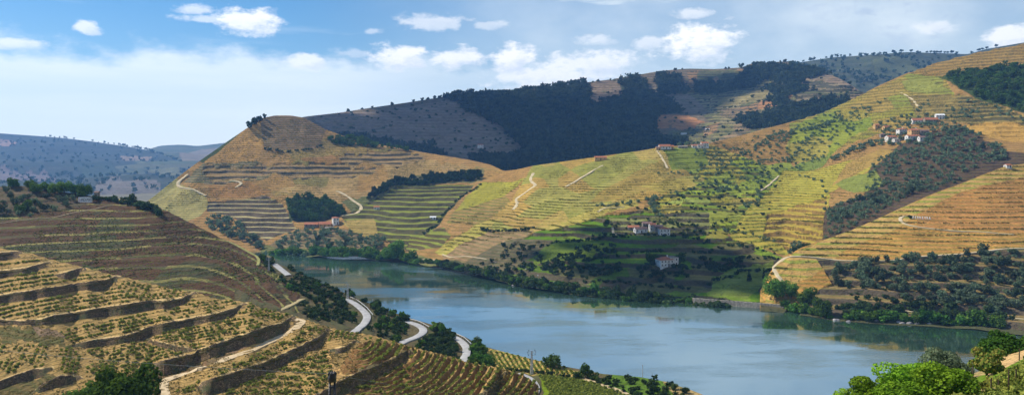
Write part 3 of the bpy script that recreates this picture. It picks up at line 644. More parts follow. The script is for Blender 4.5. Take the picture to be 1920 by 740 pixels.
# ------------------------------------------------------------------ foreground vineyard: walls traced top and bottom, treads almost level
WALLS = {
    'A': ([(-260, 477), (0, 475), (20, 473), (38, 472), (43, 474)], [(-260, 491), (0, 488), (20, 487), (38, 484), (43, 475)]),
    'B': ([(-260, 515), (0, 509), (50, 503), (70, 497), (92, 492), (97, 493)], [(-260, 527), (0, 521), (40, 514), (60, 510), (92, 502), (97, 494)]),
    'C': ([(102, 517), (125, 511), (157, 502), (162, 505)], [(102, 518), (120, 523), (140, 520), (157, 512), (162, 506)]),
    'D': ([(-260, 561), (0, 553), (60, 545), (110, 538), (160, 531), (187, 528), (215, 519), (232, 519)], [(-260, 575), (0, 567), (60, 560), (110, 551), (160, 543), (187, 545), (202, 539), (215, 530), (232, 521)]),
    'E': ([(-260, 602), (0, 600), (30, 602), (75, 600), (100, 593), (150, 585), (190, 578), (240, 570), (265, 566), (320, 564), (345, 558), (364, 549), (370, 550)], [(-260, 610), (0, 608), (30, 607), (75, 609), (100, 606), (150, 598), (230, 588), (290, 579), (315, 578), (345, 570), (364, 558), (370, 551)]),
    'F': ([(135, 648), (175, 638), (215, 632), (240, 627), (280, 614), (330, 602), (390, 592), (420, 585), (440, 579), (456, 569), (464, 570)], [(135, 649), (160, 651), (200, 645), (240, 640), (265, 635), (290, 628), (330, 615), (380, 606), (410, 600), (440, 591), (456, 581), (464, 571)]),
    'Gb': ([(262, 633), (300, 642), (345, 653), (366, 657)], [(262, 634), (300, 649), (345, 661), (366, 664)]),
    'G': ([(284, 690), (288, 684), (310, 677), (340, 668), (362, 665), (372, 656), (400, 646), (450, 630), (497, 614), (530, 605), (547, 594), (556, 596)], [(284, 700), (300, 704), (320, 700), (350, 690), (370, 679), (385, 673), (410, 662), (450, 650), (490, 640), (530, 625), (547, 608), (556, 598)]),
    'H': ([(370, 732), (378, 718), (400, 710), (450, 694), (500, 678), (550, 655), (590, 635), (604, 628), (613, 617), (622, 619)], [(370, 742), (400, 738), (430, 728), (480, 704), (500, 698), (540, 680), (570, 662), (600, 650), (613, 638), (622, 621)]),
    'I': ([(560, 762), (590, 742), (615, 728), (632, 718), (660, 705), (700, 686), (740, 672), (764, 656), (776, 661)], [(560, 775), (590, 764), (632, 742), (660, 732), (680, 722), (720, 699), (745, 691), (764, 680), (776, 663)]),
    'J': ([(618, 658), (650, 649), (668, 638), (676, 641)], [(618, 660), (632, 664), (650, 657), (668, 648), (676, 642)]),
    'K': ([(895, 745), (910, 735), (930, 715), (944, 701), (952, 702)], [(895, 762), (910, 758), (930, 742), (944, 720), (952, 704)]),
    'M': ([(-260, 722), (0, 714), (30, 702), (60, 692), (95, 690), (101, 691)], [(-260, 738), (0, 729), (30, 718), (60, 708), (95, 699), (101, 692)]),
    'Nn': ([(58, 738), (85, 718), (115, 705), (147, 706), (156, 710)], [(58, 742), (85, 732), (115, 722), (147, 716), (156, 711)]),
}
fg = Sheet(-260, 1010, 1.0)
TOP = [(-70, 462), (0, 465), (20, 468), (60, 475), (95, 486), (130, 494), (158, 501), (200, 512), (230, 518), (265, 527), (300, 535), (330, 544), (365, 546), (400, 559), (440, 563), (470, 567), (490, 577), (540, 588), (570, 597), (600, 607), (640, 619), (700, 628), (740, 640), (790, 654), (850, 669), (880, 680), (930, 687), (960, 695), (985, 705), (1010, 722)]
tp = np.interp(fg.px, *np.array(TOP, float).T); tp = blur(tp, 3, 0)
D0 = np.interp(fg.px, [-70, 150, 300, 500, 700, 900, 1010], [236, 226, 216, 212, 214, 224, 236])
Dt = np.interp(fg.px, [-70, 0, 200, 400, 500, 600, 700, 800, 900, 1010], [372, 368, 350, 328, 316, 306, 296, 282, 270, 256])
NR = 330; rr = np.linspace(0, 1, NR)[:, None]
fg.py = 775 + (tp[None, :] - 775) * rr
wmask = np.zeros(fg.py.shape, bool)
for k, (t, b) in WALLS.items():
    t = np.array(t, float); b = np.array(b, float)
    ty = np.interp(fg.px, t[:, 0], t[:, 1]); by = np.interp(fg.px, b[:, 0], b[:, 1])
    on = (fg.px >= t[0, 0]) & (fg.px <= t[-1, 0])
    tw = np.clip(np.minimum((fg.px - t[0, 0]) if t[0, 0] > -50 else 99, t[-1, 0] - fg.px) / 26, 0, 1); tw = tw * tw * (3 - 2 * tw); by = ty + (by - ty) * tw      # the step in the ground dies out towards the ends
    wmask |= on[None, :] & (fg.py >= ty[None, :]) & (fg.py <= by[None, :])
lo = np.full(len(fg.px), -0.25); hi = np.full(len(fg.px), 0.9)
def integrate(s):
    D = np.empty_like(fg.py); D[0] = D0; zc = H - (fg.py[0] - HY) / F * D0; d = D0.copy()
    for r in range(1, NR):
        t = (fg.py[r] - HY) / F; dw = d + 0.03
        dt = (H - zc + s * d * -1 + 0) ; dt = (H - zc + s * d) / (s + t)
        d = np.where(wmask[r], dw, np.maximum(dt, d + 0.01)); zc = H - t * d; D[r] = d
    return D
for it in range(26):                       # steepness of the treads that brings each column to its distance at the crest
    mid = (lo + hi) / 2; D = integrate(mid); big = D[-1] > Dt
    lo = np.where(big, mid, lo); hi = np.where(big, hi, mid)
fg.D = blur(integrate(blur((lo + hi) / 2, 8, 0)), 5.0, 1)
fg.finish()
fg.rough(0.35, 9, 101, 6)
SAND, SANDV = (0.41, 0.275, 0.125), (0.16, 0.125, 0.05)  # darker row tone paints shade into the furrows between vine rows
fg.fill(SAND, SANDV, 1.9, 0.8, dirn=(0.25, 0.97))
def terrace_row(px, py): return (py + (0.12 + (py - 500) * 0.0014) * np.maximum(px, -120)) / 8.4
fg.rowc[:] = terrace_row(fg.PX, fg.py) + 0.25
fg.V[..., 2] += np.where(wmask, 0, 0.16 * np.sin(2 * math.pi * terrace_row(fg.PX, fg.py)))
# curved benches on the right: risers wrap round the nose of the spur
def bench_coord(px, py): return np.sqrt((px - 672) ** 2 + (1.55 * (py - 640)) ** 2) / 15.0
bpoly = [(660, 655), (668, 650), (690, 640), (740, 642), (800, 660), (850, 674), (930, 690), (985, 706), (1010, 725), (1010, 780), (640, 780), (640, 742), (690, 720), (768, 680), (772, 656), (735, 672), (660, 703), (630, 700)]
bm = inpoly(fg.PX, fg.py, bpoly) & ~wmask
q = bench_coord(fg.PX, fg.py) + fbm(fg.PX / 40, fg.py / 40, 9, 2) * 1.2; fr = q - np.floor(q)
saw = np.where(fr < 0.6, fr / 0.6, (1 - fr) / 0.4)
fade = blur(bm.astype(float), 3, 1)
fg.V[..., 2] += np.where(bm, (saw - 0.5) * 1.5 * fade, 0)
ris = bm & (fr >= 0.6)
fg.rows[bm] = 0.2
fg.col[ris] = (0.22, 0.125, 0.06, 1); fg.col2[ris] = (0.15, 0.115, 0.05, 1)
for k, (t, b) in WALLS.items():            # trodden pale edge along the top of every wall
    t = np.array(t, float); ty = np.interp(fg.px, t[:, 0], t[:, 1]); on = (fg.px >= t[0, 0]) & (fg.px <= t[-1, 0])
    e = on[None, :] & (fg.py < ty[None, :]) & (fg.py > ty[None, :] - 3.4)
    fg.col[e] = (0.62, 0.45, 0.23, 1); fg.col2[e] = (0.55, 0.40, 0.21, 1)
fg.col[wmask] = (0.12, 0.085, 0.05, 1); fg.col2[wmask] = (0.10, 0.09, 0.045, 1)
fg.field([(-70, 612), (60, 612), (110, 628), (140, 648), (90, 645), (0, 636), (-70, 636)], (0.15, 0.115, 0.05), (0.075, 0.085, 0.03), 1.2, 0.6, jit=26)
fg.field([(60, 612), (100, 616), (125, 632), (70, 628)], (0.20, 0.14, 0.09))
fg.field([(290, 705), (330, 702), (385, 676), (550, 606), (556, 600), (560, 604), (400, 680), (320, 712), (300, 740)], (0.22, 0.14, 0.085), (0.14, 0.12, 0.06), 2, 0.5, jit=2)
fg.field([(606, 648), (616, 655), (628, 685), (648, 702), (632, 716), (620, 690)], (0.52, 0.34, 0.16), jit=3)
fg.field([(0, 725), (60, 712), (95, 700), (110, 712), (60, 738), (50, 780), (-70, 780), (-70, 740)], (0.16, 0.12, 0.055), (0.075, 0.08, 0.03), 1.2, 0.6, jit=16)
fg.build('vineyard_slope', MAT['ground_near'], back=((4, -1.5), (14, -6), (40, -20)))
fgD = lambda px, py: fg.at(px, py)

WALL_LABEL = {
    'A': 'short dry-stone terrace wall highest at the left edge of the foreground vineyard',
    'B': 'second highest dry-stone terrace wall at the left edge, under the short top wall',
    'C': 'small isolated dry-stone wall on the terrace below the dark contour-planted hill',
    'D': 'long dry-stone terrace wall rising from left edge to a corner beside striped rows',
    'E': 'long dry-stone wall below the striped vine rows, from left edge to the crest',
    'F': 'dry-stone terrace wall just above the diamond-shaped vine plot',
    'Gb': 'low dry-stone wall on the lower left side of the diamond-shaped vine plot',
    'G': 'tall dry-stone wall directly above the pale winding farm track',
    'H': 'tall dry-stone wall directly below the vines beside the pale farm track',
    'I': 'dark dry-stone wall running right from behind the black utility pole',
    'J': 'very short dry-stone wall among curved vine rows right of the dirt ramp',
    'K': 'short steep dry-stone wall beside the pale road bend at the right end of benches',
    'M': 'curved dry-stone wall under the small vine plot in the bottom left corner',
    'Nn': 'lowest dry-stone wall at bottom left, left of the big green tree',
}
for k, (t, b) in WALLS.items():
    t = np.array(t, float); b = np.array(b, float)
    xs = np.arange(t[0, 0], t[-1, 0] + 0.01, 2.0); rows = []
    for i, x in enumerate(xs):
        yt = np.interp(x, t[:, 0], t[:, 1]); yb = np.interp(x, b[:, 0], b[:, 1])
        pt = fg.at(x, yt - 0.6); pb = fg.at(x, yb + 0.8)
        jz = 0.30 * float(vnoise(np.array(x / 3.1), np.array(3.3))) + 0.02
        dirv = np.array((pb[0], pb[1], 0)); dirv /= np.linalg.norm(dirv)
        rows.append([pb - dirv * 0.60 - (0, 0, 0.6), np.array((pt[0], pt[1], pt[2])) - dirv * 0.38 + (0, 0, jz), pt + dirv * 0.35 + (0, 0, jz), pt + dirv * 0.45 - (0, 0, 0.7)])
    A = np.array(rows); nr = len(A); idx = np.arange(nr * 4).reshape(nr, 4); f = []
    for i in range(nr - 1):
        for j in range(4): f.append((idx[i, j], idx[i + 1, j], idx[i + 1, (j + 1) % 4], idx[i, (j + 1) % 4]))
    f.append(tuple(idx[0])); f.append(tuple(idx[-1][::-1]))
    o = obj('terrace_wall', mesh_np('terrace_wall', A.reshape(-1, 3), f, MAT['drystone']))
    tag(o, WALL_LABEL[k], 'wall', 'dry-stone walls of the foreground terraces')

# slope under the camera, below the frame
gx, gy = np.meshgrid(np.linspace(-260, 200, 60), np.linspace(-15, 232, 60))
gz = np.where(gy < 100, 97.5 - 0.495 * gy, 48 - (gy - 100) * 0.155) + fbm(gx / 14, gy / 14, 7) * 2
idx = np.arange(3600).reshape(60, 60); f = np.stack([idx[:-1, :-1], idx[:-1, 1:], idx[1:, 1:], idx[1:, :-1]], -1).reshape(-1, 4)
o = obj('near_slope', mesh_np('near_slope', np.stack([gx, gy, gz], -1).reshape(-1, 3), f, noisy_mat('rough_grass', (0.10, 0.11, 0.04), (0.24, 0.19, 0.09), 0.4), True)); tag(o, kind='structure')
def near_z(x, y): return (97.5 - 0.495 * y if y < 100 else 48 - (y - 100) * 0.155)

# right foreground knoll
rf = Sheet(1080, 3000, 2.0).loft([[(1080, 1500, 22), (1560, 1000, 22), (2060, 900, 22)], [(1080, 1260, 62), (1350, 1000, 62), (1560, 830, 62), (1700, 790, 62), (2060, 770, 62)], [(1080, 1090, 88), (1350, 910, 88), (1560, 788, 88), (1700, 745, 82), (1850, 715, 86), (1920, 690, 90), (2060, 640, 90)],
     [(1080, 1060, 98), (1350, 890, 98), (1560, 776, 98), (1600, 752, 98), (1640, 738, 100), (1700, 720, 102), (1760, 712, 104), (1820, 702, 106), (1850, 690, 108), (1880, 664, 114), (1920, 640, 120), (2060, 575, 128), (3000, 420, 150)]], 1.5, 3)
rf.rough(0.35, 6, 111, 6)
rf.fill((0.15, 0.22, 0.04), (0.10, 0.17, 0.025), 1.6, 0.5, dirn=(0.7, 0.7))
rf.field([(1560, 780), (1700, 716), (1850, 690), (1850, 700), (1760, 730), (1600, 780)], (0.42, 0.30, 0.16), (0.2, 0.22, 0.06), 2, 0.5, dirn=(1, 0))
rf.field([(1842, 692), (1880, 662), (1920, 638), (2060, 572), (2060, 620), (1925, 668), (1885, 690), (1855, 705)], (0.56, 0.38, 0.20), (0.46, 0.32, 0.17), 0.9, 0.5, dirn=(0.6, -0.8), jit=2)
rf.field([(1820, 735), (1880, 720), (1900, 728), (1850, 745)], (0.36, 0.28, 0.14))
rf.build('near_knoll', MAT['ground_near'], back=((5, -3), (20, -14), (60, -45)))

# ------------------------------------------------------------------ paths and roads
strip('farm_track', fg, [(318, 758), (306, 735), (303, 720), (312, 712), (330, 706), (400, 681), (480, 652), (540, 625), (562, 608), (567, 601), (552, 597)], 3.2, MAT['path'], 0.18)
R1 = MAT['asphalt']
strip('road', bk, [(648, 563), (664, 570), (680, 581), (690, 594), (684, 606), (668, 620), (655, 634)], 3.9, R1, 0.5)
strip('road', bk, [(757, 601), (778, 607), (795, 616), (792, 626), (770, 634), (742, 646)], 3.9, R1, 0.5)
strip('road', bk, [(846, 630), (862, 638), (874, 650), (875, 662), (866, 680)], 3.8, R1, 0.5)
strip('road', bk, [(972, 704), (992, 713), (1004, 724), (1003, 738), (985, 762)], 3.6, R1, 0.5)
strip('road', bk, [(514, 496), (526, 505), (541, 516)], 4.0, R1, 0.6)
def guard_rail(pts, side, off, label):
    pts = np.array(pts, float); t = np.arange(len(pts)); tt = np.linspace(0, len(pts) - 1, 26); C = np.array([bk.at(np.interp(q_, t, pts[:, 0]), np.interp(q_, t, pts[:, 1])) for q_ in tt])
    T = np.gradient(C[:, :2], axis=0); T /= np.linalg.norm(T, axis=1)[:, None]; C[:, :2] += np.stack([-T[:, 1], T[:, 0]], -1) * side * off; C[:, 2] += .5; C[:, 2] = blur(C[:, 2], 1.5, 0)
    e_ = empty('guard_rail', tuple(C[0])); tag(e_, label, 'guard rail'); mb_ = MB(); L_ = C - C[0]
    mb_.tube([tuple(v + (0, 0, .62)) for v in L_], [.16] * len(L_), 5); obj('rail', mb_.mesh('rail', MAT['metal']), e_)
    for v in L_[::3]:
        mp_ = MB(); mp_.box(v[0] - .08, v[0] + .08, v[1] - .08, v[1] + .08, v[2] - .8, v[2] + .6); obj('post', mp_.mesh('post', MAT['metal']), e_)
guard_rail([(650, 562), (664, 569), (680, 580), (691, 594)], 1, 2.3, 'grey guard rail on the river side of the first road bend')
guard_rail([(757, 600), (778, 606), (797, 616)], 1, 2.3, 'grey guard rail on the river side of the second road bend')
guard_rail([(846, 629), (862, 637), (875, 649)], 1, 2.25, 'grey guard rail on the river side of the third road bend')
strip('dirt_path', lh, [(500, 500), (524, 512), (548, 525), (568, 537), (578, 548), (576, 557), (562, 562), (540, 572), (515, 584)], 3.0, noisy_mat('grassy_path', (0.30, 0.24, 0.12), (0.42, 0.34, 0.17), 0.5), 0.3)
strip('dirt_path', lh, [(425, 452), (450, 462), (475, 474), (486, 487), (482, 498)], 2.2, noisy_mat('green_path', (0.20, 0.20, 0.06), (0.32, 0.30, 0.10), 0.5), 0.3)
strip('dirt_path', lh, [(0, 417), (60, 411), (105, 405), (150, 396), (185, 388), (215, 384)], 2.0, noisy_mat('worn_path', (0.20, 0.15, 0.09), (0.30, 0.24, 0.14), 0.5), 0.2)
strip('dirt_path', bk, [(1088, 706), (1110, 713), (1150, 726), (1185, 741), (1230, 766)], 2.6, MAT['path'], 0.25)
P2 = noisy_mat('pale_dirt', (0.46, 0.37, 0.22), (0.60, 0.49, 0.31), 0.15)
strip('dirt_path', va, [(352, 326), (330, 340), (342, 350), (372, 360), (388, 365)], 4.5, P2, 0.8)
strip('dirt_path', va, [(432, 331), (445, 336), (455, 342), (440, 348)], 4, P2, 0.6)
strip('dirt_path', va, [(632, 358), (660, 370), (680, 381), (672, 393), (640, 404)], 4, P2, 0.6)
strip('dirt_path', va, [(1000, 322), (993, 338), (1008, 346), (985, 358), (966, 368), (972, 376), (962, 388)], 4, P2, 0.6)
strip('dirt_path', va, [(1130, 312), (1090, 332), (1060, 352)], 3, P2, 0.5)
strip('dirt_path', va, [(1232, 284), (1242, 298), (1252, 314)], 3, P2, 0.5)
strip('dirt_path', va, [(1420, 355), (1440, 342), (1460, 328)], 2.6, P2, 0.5)
strip('dirt_path', va, [(1170, 388), (1145, 392), (1120, 400)], 2.4, P2, 0.5)
strip('dirt_path', va, [(1148, 428), (1152, 437), (1180, 441), (1240, 440)], 2.6, P2, 0.5)
strip('dirt_path', va, [(1690, 385 - 240 + 30), (1712, 190), (1722, 204)], 3, P2, 0.5)
strip('dirt_path', va, [(830, 478), (850, 488), (880, 490), (930, 492)], 2.0, P2, 0.4)
strip('dirt_path', va, [(770, 492), (800, 486), (840, 493)], 3.0, P2, 0.5)
strip('dirt_path', fe, [(1452, 512), (1452, 496), (1462, 487), (1485, 479), (1530, 481), (1600, 487), (1700, 479), (1800, 472), (1920, 466), (2000, 462)], 3.0, P2, 0.5)
strip('dirt_path', fe, [(1452, 508), (1458, 518), (1470, 532)], 3.0, P2, 0.5)
strip('dirt_path', fe, [(1706, 405), (1692, 404), (1686, 412), (1695, 420), (1720, 425), (1790, 434), (1900, 440)], 2.6, P2, 0.4)
strip('dirt_path', fe, [(1690, 580), (1760, 584), (1840, 590), (1920, 597)], 2.2, P2, 0.4)

# retaining wall of the riverside track
A = []
for x in np.arange(1300, 1502, 4):
    yw = np.interp(x, *np.array(WL, float).T); base = P(x, yw - 1, water_D(yw - 1) - 0.8)
    A.append([base - (0, 0, 1.0), base + (0, 0.9, 3.4 + 0.25 * math.sin(x * .7)), base + (0, 2.6, 3.4), base + (0, 2.8, -1)])
A = np.array(A); nr = len(A); idx = np.arange(nr * 4).reshape(nr, 4)
f = [(idx[i, j], idx[i + 1, j], idx[i + 1, (j + 1) % 4], idx[i, (j + 1) % 4]) for i in range(nr - 1) for j in range(4)] + [tuple(idx[0]), tuple(idx[-1][::-1])]
tag(obj('quay_wall', mesh_np('quay_wall', A.reshape(-1, 3), f, MAT['oldwall'])), 'grey stone retaining wall along the far water edge under the riverside trees', 'wall')

# ------------------------------------------------------------------ trees
def crown_mesh(name, mat, seed, n, lumps=7, leaf=0.30, flat=0.85, top=None, tri=False):
    """leaf-sized faces spread through several lumps; unit radius, base at z=0"""
    r = np.random.default_rng(seed)
    if top == 'cone':
        cs = [(r.normal(0, .05), r.normal(0, .05), 0.25 + 3.2 * k / lumps, 0.55 * (1 - k / lumps) + 0.12) for k in range(lumps)]
    else:
        cs = [(0, 0, 0.75 * flat, 0.62)]
        for k in range(lumps):
            a = 2 * math.pi * (k + r.random() * .7) / lumps; rad = r.uniform(0.35, 0.68)
            cs.append((rad * math.cos(a) * 1.15, rad * math.sin(a), flat * r.uniform(0.35, 1.35), r.uniform(0.22, 0.52)))
    cs = np.array(cs); wgt = cs[:, 3] ** 2; wgt /= wgt.sum()
    ci = r.choice(len(cs), n, p=wgt); d = r.normal(size=(n, 3)); d /= np.linalg.norm(d, axis=1)[:, None]
    rad = cs[ci, 3] * (0.62 + 0.42 * r.random(n) ** 0.5)
    c = cs[ci, :3] + d * rad[:, None] * (1, 1, flat if top != 'cone' else 1.5)
    nv = d + r.normal(size=(n, 3)) * 0.55; nv /= np.linalg.norm(nv, axis=1)[:, None]
    u = np.cross(nv, r.normal(size=(n, 3))); u /= np.linalg.norm(u, axis=1)[:, None]; v = np.cross(nv, u)
    s = leaf * r.uniform(0.55, 1.15, n)[:, None]
    quad = np.stack([c - u * s - v * s * .35, c + u * s * .25 - v * s * .8, c + u * s + v * s * .3, c - u * s * .2 + v * s * .85], 1)
    quad[..., 2] = np.maximum(quad[..., 2], 0.02)
    return mesh_np(name, quad.reshape(-1, 3), np.arange(4 * n).reshape(n, 4), mat)


def trunk_mesh(seed, h=0.8, r0=0.10):
    rr_ = random.Random(seed); mb = MB(); bend = (rr_.uniform(-.1, .1), rr_.uniform(-.1, .1))
    mb.tube([(0, 0, -0.15), (bend[0] * .3, bend[1] * .3, h * .5), (bend[0], bend[1], h)], [r0, r0 * .75, r0 * .6])
    for k in range(4):
        a = k * 1.57 + rr_.random(); e = (bend[0] + .42 * math.cos(a), bend[1] + .42 * math.sin(a), h + .45 * rr_.uniform(.7, 1.3))
        mb.tube([(bend[0], bend[1], h * .92), tuple((bend[i] * .5 + e[i] * .5) if i < 2 else (h + e[2]) * .5 for i in range(3)), e], [r0 * .5, r0 * .35, r0 * .15], 5)
    return mb.mesh('trunk', MAT['bark'])


TRUNK = [trunk_mesh(i) for i in range(3)]
KINDS = {}
def kind(name, mat, n, lumps, leaf, flat, top=None, trunk=0.25, aspect=1.0):
    KINDS[name] = dict(meshes=[crown_mesh('crown', MAT[mat], hash_seed(name) + i, n, max(3, lumps - 3 + i), leaf, flat * (0.8 + 0.12 * i), top) for i in range(6)],
                       low=[crown_mesh('crown_low', MAT[mat], hash_seed(name) + 50 + i, max(26, n // 9), lumps, leaf * 2.0, flat, top) for i in range(3)], mat=MAT[mat], trunk=trunk, aspect=aspect)
def hash_seed(s): return sum(ord(c) * (i + 3) for i, c in enumerate(s))
kind('olive_tree', 'olive', 420, 7, 0.17, 0.85, trunk=0.30)
kind('shrub', 'shrub', 360, 7, 0.19, 0.75, trunk=0.0)
kind('bush', 'broad', 420, 8, 0.18, 0.85, trunk=0.0)
MAT['dark_broad'] = leaf_mat('dark_broad_leaves', (0.022, 0.055, 0.014), (0.075, 0.125, 0.028))
kind('broadleaf_tree', 'dark_broad', 700, 9, 0.14, 1.0, trunk=0.25)
kind('cypress', 'conifer', 420, 8, 0.16, 1.0, top='cone', trunk=0.1)
kind('pine_tree', 'conifer', 420, 7, 0.18, 0.9, trunk=0.45)
kind('vine', 'vine', 26, 4, 0.36, 0.8, trunk=0.0)

REQ = []      # every tree wanted: kind, place, size, zone label, group
def want(kind_, sheet, px, py, size, label, group, sink=0.15):
    p = sheet.at(px, py); REQ.append((kind_, p - (0, 0, sink), size, label, group, size / p[1]))
def zone(kind_, sheet, poly, n, size, label, group, sep=0.0, seed=1):
    r = np.random.default_rng(seed * 131 + n); poly = np.array(poly, float); got = []
    x0, y0 = poly.min(0); x1, y1 = poly.max(0); tries = 0
    while len(got) < n and tries < n * 60:
        tries += 1; x, y = r.uniform(x0, x1), r.uniform(y0, y1)
        if not inpoly(np.array(x), np.array(y), poly): continue
        if sep and any((x - a) ** 2 + ((y - b) * 1.8) ** 2 < sep * sep for a, b in got): continue
        got.append((x, y)); want(kind_, sheet, x, y, r.uniform(*size), label, group)
def row(kind_, sheet, pts, n, size, label, group, jit=2.0, seed=1):
    r = np.random.default_rng(seed * 77 + n); pts = np.array(pts, float); L = np.r_[0, np.cumsum(np.hypot(*np.diff(pts, axis=0).T))]
    for t in np.linspace(0, L[-1], n):
        x = np.interp(t, L, pts[:, 0]) + r.normal(0, jit); y = np.interp(t, L, pts[:, 1]) + r.normal(0, jit * .5)
        want(kind_, sheet, x, y, r.uniform(*size), label, group)


def single(kind_, p, size, label, cat='tree', asp=1.0, mesh=None, name=None, th=None):
    K = KINDS[kind_]; e = empty(name or kind_, tuple(p), random.uniform(0, 6.28)); tag(e, label, cat)
    tr = K['trunk'] if th is None else th
    if tr > 0:
        t = obj('trunk', random.choice(TRUNK), e); t.scale = (size * .8, size * .8, size * max(tr, .2) * 2.2)
    c = obj('crown', mesh or random.choice(K['meshes']), e); c.scale = (size, size, size * asp); c.location = (0, 0, size * tr * .75)
    return e


# zones on the far side
zone('olive_tree', va, [(385, 408), (430, 408), (470, 440), (500, 455), (490, 465), (430, 452), (388, 428)], 60, (2.6, 4.0), 'grey-green olive tree in the rocky grove below the dark-walled terraces', 'olives below the dark-walled terraces', 4)
zone('olive_tree', va, [(505, 456), (560, 430), (640, 428), (722, 450), (715, 470), (640, 468), (520, 465)], 120, (2.4, 3.6), 'grey-green olive tree in the grove below the riverside farmhouse on the left', 'olives below the left farmhouse', 4.5)
zone('broadleaf_tree', va, [(537, 380), (580, 373), (640, 386), (650, 400), (590, 415), (547, 412)], 150, (2.6, 4.4), 'dark tree in the small wood above the left farmhouse', 'trees of the small wood', 3)
zone('pine_tree', va, [(690, 362), (740, 336), (800, 326), (903, 319), (903, 332), (800, 340), (740, 348), (690, 370)], 240, (2.2, 3.6), 'small dark tree in the plantation strip above the green terraces', 'plantation strip trees', 3)
zone('broadleaf_tree', va, [(612, 262), (650, 257), (720, 274), (800, 289), (720, 280), (630, 272)], 70, (3, 5), 'dark tree in the wooded strip across the brown hilltop', 'trees of the hilltop strip')
row('shrub', va, [(495, 281), (540, 282), (600, 272)], 16, (2, 3), 'dark shrub in the hedge across the brown hilltop', 'hilltop hedge')
def shoreline(x0, x1, off): return [(x, float(np.interp(x, [q_[0] for q_ in WL], [q_[1] for q_ in WL])) + off) for x in np.arange(x0, x1, 20)]
row('bush', va, shoreline(600, 800, 0.5), 40, (2.4, 4.6), 'bright bush on the far water edge left of the round tree', 'bright riverside bushes', 2, 7)
row('olive_tree', va, shoreline(500, 600, -1), 14, (2.4, 3.6), 'olive tree at the water edge at the far bend of the river', 'olives at the far bend', 2, 7)
row('shrub', va, shoreline(820, 1480, 0.5), 90, (1.8, 3.4), 'dark shrub along the shaded far water edge', 'dark shrubs along the far water edge', 2, 8)
row('bush', va, [(515, 474), (560, 474), (640, 478), (735, 484), (770, 489)], 46, (3.6, 5.6), 'bright bush on the far water edge left of the round tree', 'bright riverside bushes', 2)
row('bush', va, [(590, 474), (660, 478), (720, 481)], 22, (3.0, 4.6), 'bright bush on the far water edge left of the round tree', 'bright riverside bushes', 3, 2)
row('bush', va, [(770, 488), (800, 493), (830, 500)], 14, (2, 3.2), 'green bush on the far shore just right of the big round tree', 'bushes right of the round tree', 3)
row('shrub', va, [(830, 502), (900, 514), (1000, 534), (1100, 548), (1200, 558), (1300, 564), (1380, 571)], 110, (2.6, 4.6), 'dark shrub along the shaded far water edge', 'dark shrubs along the far water edge', 3)
row('bush', va, [(840, 504), (900, 518), (1000, 537), (1100, 550), (1200, 560), (1300, 565)], 46, (2.2, 3.6), 'green bush along the shaded far water edge', 'green bushes along the far water edge', 3, 4)
row('shrub', va, [(900, 342), (880, 352), (862, 366), (842, 386), (826, 408), (812, 425), (797, 437)], 34, (1.8, 2.6), 'dark shrub in the hedge climbing beside the green terraces', 'hedge beside the green terraces', 1)
row('shrub', va, [(905, 432), (940, 434), (980, 432), (998, 426)], 14, (1.8, 3.2), 'dark shrub in the short hedge on the golden slope', 'short hedge on the golden slope', 1)
for i, (pts, n, sz) in enumerate([([(1120, 394), (1180, 382), (1240, 373)], 22, (1.8, 2.8)), ([(1228, 372), (1225, 390), (1236, 408)], 20, (2, 3.4)), ([(1290, 354), (1335, 346)], 9, (1.8, 2.8)), ([(1300, 332), (1340, 320), (1390, 306), (1440, 300)], 22, (2, 3.2)),
                                  ([(1340, 362), (1385, 345)], 9, (2, 3)), ([(1380, 290), (1420, 276), (1470, 263)], 16, (2.2, 3.6)), ([(1430, 266), (1500, 247), (1560, 237)], 22, (2.4, 4)), ([(1480, 300), (1505, 272), (1540, 242), (1580, 226)], 26, (2.2, 3.6)),
                                  ([(1560, 300), (1610, 285), (1650, 270)], 26, (2.6, 4.2)), ([(1400, 388), (1422, 372), (1420, 350)], 12, (1.8, 3)), ([(1270, 273), (1310, 268), (1345, 264)], 12, (2.2, 3.6)), ([(1500, 455), (1480, 470)], 8, (2, 3)),
                                  ([(1240, 330), (1300, 322), (1350, 306)], 14, (1.6, 2.6)), ([(1260, 368), (1320, 360)], 12, (1.6, 2.4)), ([(1345, 430), (1400, 440), (1450, 455)], 12, (1.6, 2.6)), ([(1560, 232), (1620, 205), (1660, 190)], 14, (2, 3.4)), ([(1500, 330), (1545, 345), (1550, 380), (1555, 410)], 12, (1.8, 2.8))]):
    row('olive_tree', va, pts, n, sz, 'olive tree in the hedgerows between the green plots on the valley side', 'hedgerow olives between the green plots', 3.5, i + 1)
zone('olive_tree', va, [(1300, 290), (1480, 240), (1620, 195), (1640, 215), (1560, 290), (1400, 350), (1320, 350)], 270, (1.8, 3.2), 'small olive tree scattered over the green plots below the ridge', 'scattered olives below the ridge', 6)
zone('olive_tree', va, [(1650, 262), (1700, 238), (1760, 235), (1810, 240), (1895, 285), (1890, 300), (1780, 292), (1700, 278), (1660, 280)], 150, (2.4, 4.0), 'dark olive tree in the grove around the hillside village', 'village grove', 4)
zone('olive_tree', va, [(1635, 240), (1700, 222), (1775, 222), (1770, 262), (1740, 275), (1660, 280)], 70, (2.2, 3.6), 'olive tree standing between the village houses', 'olives between the village houses', 6)
zone('shrub', va, [(1180, 400), (1290, 340), (1400, 300), (1480, 310), (1440, 400), (1380, 440), (1290, 440)], 110, (1.4, 2.6), 'dark shrub among the green plots in the middle of the valley side', 'shrubs among the green plots', 7)
zone('olive_tree', va, [(1640, 305), (1700, 282), (1870, 297), (1760, 350), (1650, 385), (1560, 425), (1550, 395), (1620, 360)], 300, (2.2, 3.6), 'small dark olive tree on the brown stepped slope under the village', 'olives under the village', 5)
